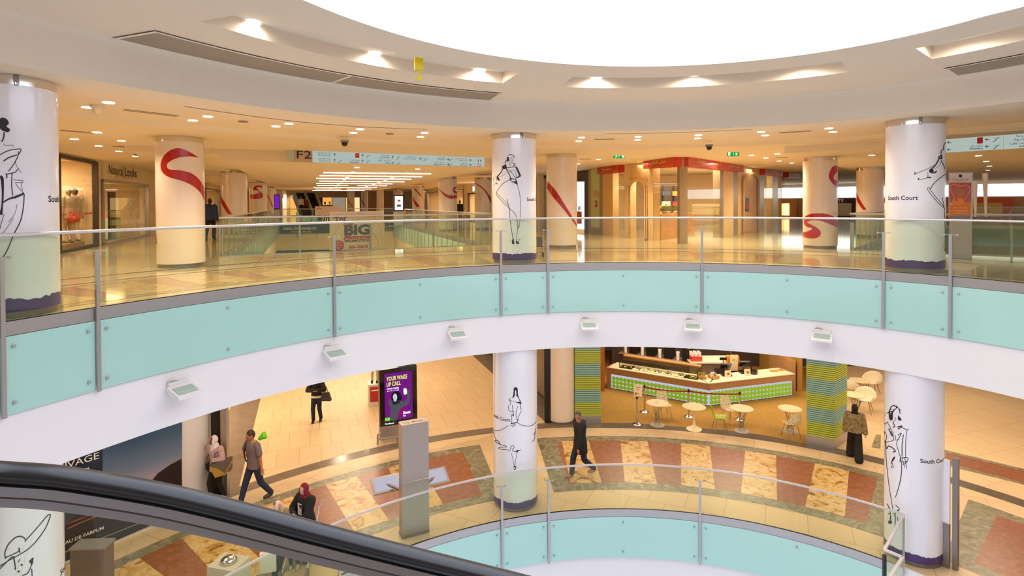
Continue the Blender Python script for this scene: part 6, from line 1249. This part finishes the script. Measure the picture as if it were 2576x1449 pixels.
jean=cloth('jeans','#27324a',var=.15,scale=20); jeand=cloth('dark_jeans','#1e2535'); blk=cloth('black_cloth','#17130f'); gry=cloth('grey_tee','#7b6a68'); tan=cloth('tan_boot','#b07c4c')
hairb=pbr('hair_brown','#3d2a1c',.6); hairg=pbr('hair_grey','#4a433d',.6); hairk=pbr('hair_black','#191310',.6)
# grey T-shirt man, walking to the left
t,W_,A,hd,HR=person('person in grey T-shirt and jeans walking beside white hijab woman',G(640,1266),-.6,1.88,'#b97a52',feet=((-.12,-.3,0),(.12,.32,.06)),hands=((-.13,-.2,1.2),(.3,.02,.8)),elb=((-.8,.1,-1),(.5,.5,0)),lean=(0,-.03),head=(0,-.03,-.01,-.25),nods=.35,top=gry,pants=jean,shoes=pbr('sneaker','#3d3a38',.6),hair=hairb,sleeve=.75,hem=.84,loose=.008)
b=MB(); b.tube([V((-.12,-.12,1.52)),V((-.13,-.17,1.36)),V((-.11,-.18,1.2)),V((-.16,-.1,1.05)),V((-.2,.0,.95))],.016,black,8); add_part(t,b,'backpack_strap')
b=MB(); b.lathe([(.036,-.012),(.036,.012)],steel,tuple(V((.31,.02,.83))),14); add_part(t,b,'wrist_watch')
b=MB(); b.ball(W_((-.24,.06,1.08)),(.1,.11,.19),blk,14,10); tag(remesh(b,'backpack',None,.015,blk),'black backpack hanging at the side of the grey T-shirt man','backpack')
p=W_((.12,.2,1.5))+V((-.1,.12,0)); b=MB(); gb=pbr('green_plastic','#6fd61f',.4)
for j in range(10): b.ball(p+V((rnd.gauss(0,.05),rnd.gauss(0,.04),rnd.gauss(0,.05))),.06,gb,8,6)
tag(remesh(b,'green_bundle',None,.02,gb),'bright green bundle showing behind grey T-shirt man\'s shoulder','bag')
# white hijab woman
wht=cloth('hijab_white','#eadfdd'); stripe=cloth('striped_blouse','#c9a6a0',var=.2,scale=60)
t,W_,A,hd,HR=person('person in white hijab and striped blouse by white wall, carrying two bags',G(546,1256),-.35,1.64,'#7d4a2e',feet=((-.08,-.12,0),(.1,.12,0)),hands=((-.5,.0,.86),(.1,-.22,1.16)),elb=((-1,.3,0),(1,.1,-.6)),lean=(-.02,-.03),head=(-.01,-.02,0,-.25),top=stripe,pants=blk,shoes=pbr('shoe_pale','#c5b3a4',.6),hijab=wht,hem=.8,loose=.01,coat=.02)
yb2=pbr('tote_mustard','#b8902f',.6); tb=pbr('tote_grey','#6a5d55',.6)
c=W_((.3,-.08,1.0)); t=thing('tote_bag',c,'big grey and mustard tote bag under arm of white hijab woman','bag'); X_=V((.95,.2,.25)).normalized(); Z_=V((-.25,0,.97)).normalized(); Y_=Z_.cross(X_).normalized()
b=MB(); b.add([c+X_*x+Y_*y+Z_*z_ for z_,sx in ((-.17,.17),(.13,.25)) for x,y in ((-sx,-.09),(sx,-.09),(sx,.09),(-sx,.09))],[(0,1,2,3),(4,5,6,7)]+[(i,(i+1)%4,4+(i+1)%4,4+i) for i in range(4)],tb); b.build('bag_body',t,smooth=0)
b=MB(); b.add([c+X_*x+Y_*y+Z_*z_ for x,y,z_ in ((-.21,-.095,-.21),(.06,-.095,-.21),(-.1,-.098,.0),(-.27,-.095,.1))],[(0,1,2,3)],yb2); b.bar(c+X_*.02-Z_*.21-Y_*.09,c+X_*.3+Z_*.1-Y_*.09,.05,.03,yb2); b.build('mustard_panel',t,smooth=0)
b=MB(); b.tube([c-X_*.15+Z_*.16,c-X_*.1+Z_*.36,c+X_*.06+Z_*.36,c+X_*.12+Z_*.16],.012,tb,8); b.build('handle',t)
c=W_((-.16,-.08,.92)); t=thing('shoulder_bag',c,'small dark shoulder bag at hip of white hijab woman','bag'); b=MB(); b.ball(c,(.1,.07,.15),blk,12,8); b.build('bag_body',t); b=MB(); b.tube([c+V((0,0,.12)),W_((-.05,-.14,1.25)),W_((.12,-.06,1.45))],.012,blk,8); b.build('strap',t)
# woman with phone
t,W_,A,hd,HR=person('person in black top and jeans, hands at phone, head hidden by fascia',G(797,1059),.1,1.64,'#c58f6c',feet=((-.1,-.12,0),(.13,.05,0)),hands=((-.05,-.24,1.2),(.08,-.24,1.2)),elb=((-1,.0,-.6),(1,.0,-.6)),head=(0,0,0,0),nods=.4,top=cloth('black_sweater','#1c1210'),pants=jeand,shoes=black,hair=hairk,hem=.92,loose=.02)
b=MB(); loft(b,[(0,0,.83,.185,.15,0),(0,0,.9,.185,.15,0)],cloth('cream_hem','#e6d6bc')); add_part(t,b,'shirt_hem')
b=MB(); q=W_((.015,-.3,1.26)); b.box(q,(.075,.012,.14),black,rz=.1); tag(b.build('phone',smooth=0),'phone held by the woman in black top','phone')
c=W_((.33,-.02,.92)); t=thing('handbag',c,'dark grey trapezoid handbag on arm of woman in black top','bag'); b=MB(); hb=pbr('handbag_grey','#3d3638',.5); b.add([c+V((x,y,z_)) for z_,sx,sy in ((-.16,.19,.08),(.13,.11,.05)) for x,y in ((-sx,-sy),(sx,-sy),(sx,sy),(-sx,sy))],[(3,2,1,0),(4,5,6,7)]+[(i,(i+1)%4,4+(i+1)%4,4+i) for i in range(4)],hb); b.build('bag_body',t,smooth=0)
b=MB(); b.tube([c+V((-.08,0,.12)),c+V((-.03,0,.32)),W_((.2,.0,1.2)),c+V((.03,0,.32)),c+V((.08,0,.12))],.01,hb,8); b.build('handle',t)
# family under the handrail
rh=cloth('hijab_red','#7d1420'); fam=V(((762-1288)/1450*12.0,12.0,ZF))
t,W_,A,hd,HR=person('person in dark red hijab and black cardigan, just above the escalator handrail',fam,-.55,1.62,'#d3a07c',hands=((-.14,-.26,1.02),(.12,-.3,1.0)),elb=((-1,.1,-.4),(1,.1,-.4)),head=(-.01,-.03,0,.1),nods=.3,top=blk,pants=blk,shoes=black,hijab=rh,hem=.45,loose=.03,coat=.05)
b=MB(); b.box((-.02,-.13,1.12),(.11,.03,.24),cloth('print_shirt','#d9cfc8',var=.5,scale=40)); add_part(t,b,'printed_shirt',0)
g0=V(((690-1288)/1450*11.5,11.5,ZF)); bh=cloth('hijab_beige','#dcc2ae',var=.05,scale=3)
t,W_,A,hd,HR=person('person in pale beige hijab with rosy patch, seen from side above the handrail',g0,.9,1.5,'#c68f6a',feet=((-.1,-.05,0),(.1,.12,0)),hands=((-.24,-.05,.8),(.22,-.02,.8)),head=(0,-.02,0,.1),nods=.15,top=cloth('khaki_jacket','#9a7d55'),pants=jeand,shoes=black,hijab=bh,hem=.75,loose=.03)
k_=1.5/1.75; b=MB(); c=V(hd)*k_+HR@V((-.07,.06,.09))*k_; 
for j in range(5): b.ball(c+HR@V((.012*math.sin(j*1.25),.02*math.cos(j*1.25),.02*math.sin(j*1.25+.4))),(.014,.018,.018),cloth('rosy','#a8626a'),8,6)
add_part(t,b,'embroidered_flower'); b=MB(); loft(b,[(0,0,.62,.2,.16,0),(0,0,.67,.2,.16,0)],white); add_part(t,b,'jacket_hem')
c=W_((-.3,-.1,.5)); b=MB(); b.box((c.x,c.y,c.z),(.3,.1,.38),white,rz=.3); o=b.build('shopping_bag',smooth=0); tag(o,'white paper shopping bag at bottom edge below the handrail','bag'); b=MB(); b.tube([c+V((-.08,0,.18)),c+V((-.05,0,.32)),c+V((.05,0,.32)),c+V((.08,0,.18))],.006,black,6); b.build('bag_handle',o)
c0=V(((731-1288)/1450*11.75,11.75,ZF)); person('person, small child with dark hair and pink collar, in front of the red hijab woman',c0,.2,1.16,'#c08a66',hands=((-.2,-.1,.8),(.2,-.1,.8)),top=cloth('child_pink','#d98a94'),pants=jean,shoes=white,hair=hairk)
# stroller
c=V(((748-1288)/1450*11.75,11.75,ZF)); stred=cloth('stroller_red','#b81f26'); stp=cloth('stroller_pink','#d9656a')
t=thing('stroller',c,'red and pink pushchair with pale frame below the escalator handrail','stroller'); b=MB(); b.grid(lambda u,v:c+V(((u-.5)*.42,-.28+.62*v,.42+.06*math.cos(v*6)+(.55*max(0,v-.5)))),6,12,stred); o=b.build('seat',t); o.modifiers.new('t','SOLIDIFY').thickness=.03
b=MB(); b.grid(lambda u,v:c+V(((u-.5)*.16,-.24+.5*v,.455+.06*math.cos(v*6)+(.55*max(0,v-.5)))),3,8,stp); b.build('seat_stripe',t)
b=MB(); fr=pbr('stroller_frame','#c9c5c0',.35,.3)
for s in (-.24,.24): b.tube([c+V((s,-.38,.12)),c+V((s,.1,.55)),c+V((s,.42,1.02)),c+V((s*.6,.46,1.06))],.014,fr,8); b.tube([c+V((s,.36,.12)),c+V((s,-.05,.6))],.012,fr,8)
b.build('frame',t); b=MB(); b.tube([c+V((-.2,.46,1.05)),c+V((-.1,.49,1.07)),c+V((.1,.49,1.07)),c+V((.2,.46,1.05))],.022,stp,10); b.build('push_bar',t)
for s in (-.26,.26):
    for y in (-.38,.36): b=MB(); b.tube([c+V((s-.02,y,.1)),c+V((s+.02,y,.1))],.1,steeld,18); b.build('wheel',t)
b=MB(); b.tube([c+V((.24,.44,1.02)),c+V((.3,.5,1.14)),c+V((.34,.46,1.12))],.016,fr,8); b.build('hook_handle',t)
# black coat man
t,W_,A,hd,HR=person('person in long black coat and tan boots walking across the gold marble',G(1460,1199),-1.15,1.8,'#b5714f',feet=((-.09,-.24,0),(.09,.34,.1)),hands=((-.3,.08,.84),(.26,-.2,.88)),elb=((-.4,.8,0),(.5,.7,0)),lean=(0,-.02),head=(0,-.03,0,.75),nods=.25,top=cloth('black_coat','#14110f'),pants=jeand,shoes=tan,hair=hairg,hem=.66,loose=.02,coat=.025)
b=MB(); b.ball(V(hd)*1.03+HR@V((0,-.075,-.085)),(.035,.03,.032),pbr('beard_grey','#b9b2ad',.7),10,6,HR); add_part(t,b,'goatee')
b=MB(); b.box((.2,-.05,1.3),(.01,.07,.012),white); add_part(t,b,'sleeve_tag',0); b=MB(); loft(b,[(0,.03,1.41,.115,.11,0),(0,.04,1.47,.13,.125,0),(0,.05,1.52,.12,.11,0)],cloth('coat_hood','#191614')); add_part(t,b,'hood')
# patterned jacket woman, from behind
camo=marble('leaf_pattern_cloth',[(.35,'#5b4a33'),(.5,'#8b7750'),(.65,'#a8946a')],14,.85,6,1)
t,W_,A,hd,HR=person('person in brown patterned jacket and wide black trousers, back to camera, right of striped pillar',G(2150,1155),PI-.55,1.6,'#b98663',feet=((-.12,.22,0),(.12,-.2,0)),hands=((-.3,0,.82),(.28,-.02,.84)),top=camo,pants=blk,shoes=pbr('suede_tan','#b58a62',.7),hijab=cloth('scarf_black','#14100e'),hem=.88,loose=.03,coat=.03,flare=.06)
b=MB(); b.tube([V((.255,-.01,.9)),V((.27,-.015,.83))],.045,white,12); add_part(t,b,'white_cuff')
# cafe worker
orr=cloth('orange_shirt','#e07a1a'); wd_,wn,wL=seg(cV,cB); p=cV+wd_*2.0+wn*1.25; p.z=ZF
t,W_,A,hd,HR=person('person in orange shirt with pale apron strap behind the tills, head hidden by fascia',p,PI,1.66,'#9a6a4a',top=orr,pants=blk,shoes=black,hair=hairk,sleeve=.9,loose=.02)
b=MB(); b.box((0,.155,1.15),(.3,.02,.62),tabm); o=add_part(t,b,'apron_back',0); b=MB(); b.box((.02,.17,1.28),(.09,.01,.07),gdot); b.build('apron_badge',o,smooth=0)
# upper floor people
t,W_,A,hd,HR=person('person in blue hooded jacket walking away down the left corridor',U(529,604,0),PI+.1,1.72,'#8a5a40',feet=((-.1,-.15,0),(.1,.2,0)),hands=((-.28,.02,.8),(.3,-.05,.85)),top=cloth('blue_jacket','#2c3b63'),pants=blk,shoes=black,hair=hairb,hem=.84,loose=.03)
b=MB(); b.ball((0,.1,1.4),(.12,.06,.1),cloth('blue_hood','#263456'),12,8); add_part(t,b,'hood')
pk_=Q(1.2,44.5); person('person with long brown hair by far rail of corridor well, left of a pair',U(814,560.5,0)+V((0,.4,0)),PI-.2,1.66,'#a87a5c',top=cloth('olive_top','#6a5a42'),pants=blk,shoes=black,hair=hairb,face=False); person('person with fair hair by far rail of corridor well, right of a pair',U(825,560.5,0)+V((0,.5,0)),PI+.3,1.68,'#b88a68',top=cloth('brown_coat','#4d3a2c'),pants=blk,shoes=black,hair=pbr('hair_fair','#a5824e',.6),face=False)
p=ray(1157,515); p.z=0; p=p.normalized(); kk=11.6/p.dot(NN) if abs(p.dot(NN))>1e-3 else 40; person('person in dark clothes standing before the shirt window, right of corridor',(p.x*44,p.y*44,0),PI-.3,1.7,'#a5744f',top=blk,pants=jeand,shoes=black,hair=hairk,face=False)
for i,(x,y,cc) in enumerate(((757,505,'#d9d2c8'),(769,508,'#6a2f33'))):
    dr=ray(x,y); p=CAM+dr*(59/(dr.x*D.x+dr.y*D.y)); person(('person in white top' if i==0 else 'person in dark red top')+' riding the distant escalator',(p.x,p.y,p.z-1.25),0,1.7,'#b58a68',top=cloth('far_top%d'%i,cc),pants=blk,shoes=black,hair=hairk,face=False,voxel=.02)
# pushchair peeping past the white centre column
p=U(1360,645,0); t=thing('pushchair',p,'small dark pushchair half hidden behind the centre white column, upper floor','stroller'); b=MB(); b.grid(lambda u,v:p+V(((u-.5)*.3-.1,-.2+.5*v,.28+.35*max(0,v-.4))),5,8,cloth('pushchair_dark','#3a3a33')); o=b.build('seat',t); o.modifiers.new('t','SOLIDIFY').thickness=.03
b=MB(); b.tube([p+V((.05,-.25,.08)),p+V((.06,.05,.4)),p+V((.1,.25,.62)),p+V((-.3,.27,.62)),p+V((-.26,.05,.4)),p+V((-.25,-.25,.08))],.016,steeld,8); b.build('frame',t)
for s in (-.26,.06):
    for y in (-.25,.22): b=MB(); b.tube([p+V((s-.015,y,.07)),p+V((s+.015,y,.07))],.07,black,14); b.build('wheel',t)
# mannequins in the menswear window
suit=cloth('suit_grey','#b5a792'); 
for i,(l,s,cc) in enumerate(((23.05,-7.5,'#b5a792'),(23.95,-7.62,'#d4c8b6'))):
    p=Q(s,l,.2); t,W_,A,hd,HR=person(('nearer suited mannequin with red-brown bag' if i==0 else 'farther pale suited mannequin')+' in menswear shop window',p,-1.9,1.85,'#8d8175',top=cloth('suit%d'%i,cc),pants=cloth('suit_trousers%d'%i,cc),shoes=dark,name='mannequin',cat='mannequin',face=False,hem=.78,loose=.015,hair=None if i==0 else hairb)
    b=MB(); b.box((0,-.16,1.3),(.07,.02,.3),white); add_part(t,b,'shirt_front',0)
c=Q(-7.36,22.95,1.0); b=MB(); b.ball(c,(.2,.12,.14),GC[0],12,8); tag(b.build('leather_bag'),'red-brown leather bag held before the nearer window mannequin','bag')
# ================================================================ small ceiling things, markings
for i,(x,y,w_) in enumerate(((382,284,.9),(1520,350,.55),(2000,331.5,.7),(310,369,.5),(195,331,.6),(1472,400,.4),(1968,396,.4))):
    p=U(x,y,ZC-.005 if i<3 else ZC-.105); n=(AC-p); n.z=0; n.normalize(); tn=V((-n.y,n.x,0)); b=MB(); b.box(p-V((0,0,.006)),(w_,.09,.012),pbr('vent_%d'%i,'#c7b492',.6),ax=(tn,n,V((0,0,1)))); b.box(p-V((0,0,.014)),(w_*.92,.03,.006),pbr('vent_slot_%d'%i,'#8f7d60',.7),ax=(tn,n,V((0,0,1))))
    tag(b.build('ceiling_vent',smooth=0),('thin rectangular ceiling vent near upper left shops','thin ceiling vent between two downlight pairs, right of centre column','thin ceiling vent left of the right white column','thin vent before the cosmetics shop','thin vent beside the upper left white column','thin vent behind the plain diagonal ribbon column','thin vent above the red shop signs')[i],'vent')
for pts,lab in ((((463,268),(700,301),(890,318),(1075,326)),'long dark curved slot diffuser left of the centre column'),(((1525,337),(1700,334),(1890,326)),'dark curved slot diffuser right of the centre column')):
    b=MB(); P_=[U(x,y,ZC-.004) for x,y in pts]; b.stroke([(p.x,p.y) for p in P_],.035,lambda X,Y:V((X,Y,ZC-.004)),pbr('slot','#6b5a42',.7),6); b.stroke([(p.x,p.y) for p in P_],.07,lambda X,Y:V((X,Y,ZC-.002)),ceilm,6); tag(b.build('slot_diffuser',smooth=0),lab,'diffuser')
for i,(x,y) in enumerate(((612,305),(980,336))):
    p=U(x,y,ZC-.003); b=MB(); b.lathe([(.1,0),(.09,-.02),(0,-.03)],pbr('speaker%d'%i,'#a08a66',.6),p,18); tag(b.build('ceiling_speaker'),('round ceiling speaker above the S ribbon column' if i==0 else 'round ceiling speaker above the F2 direction sign'),'speaker')
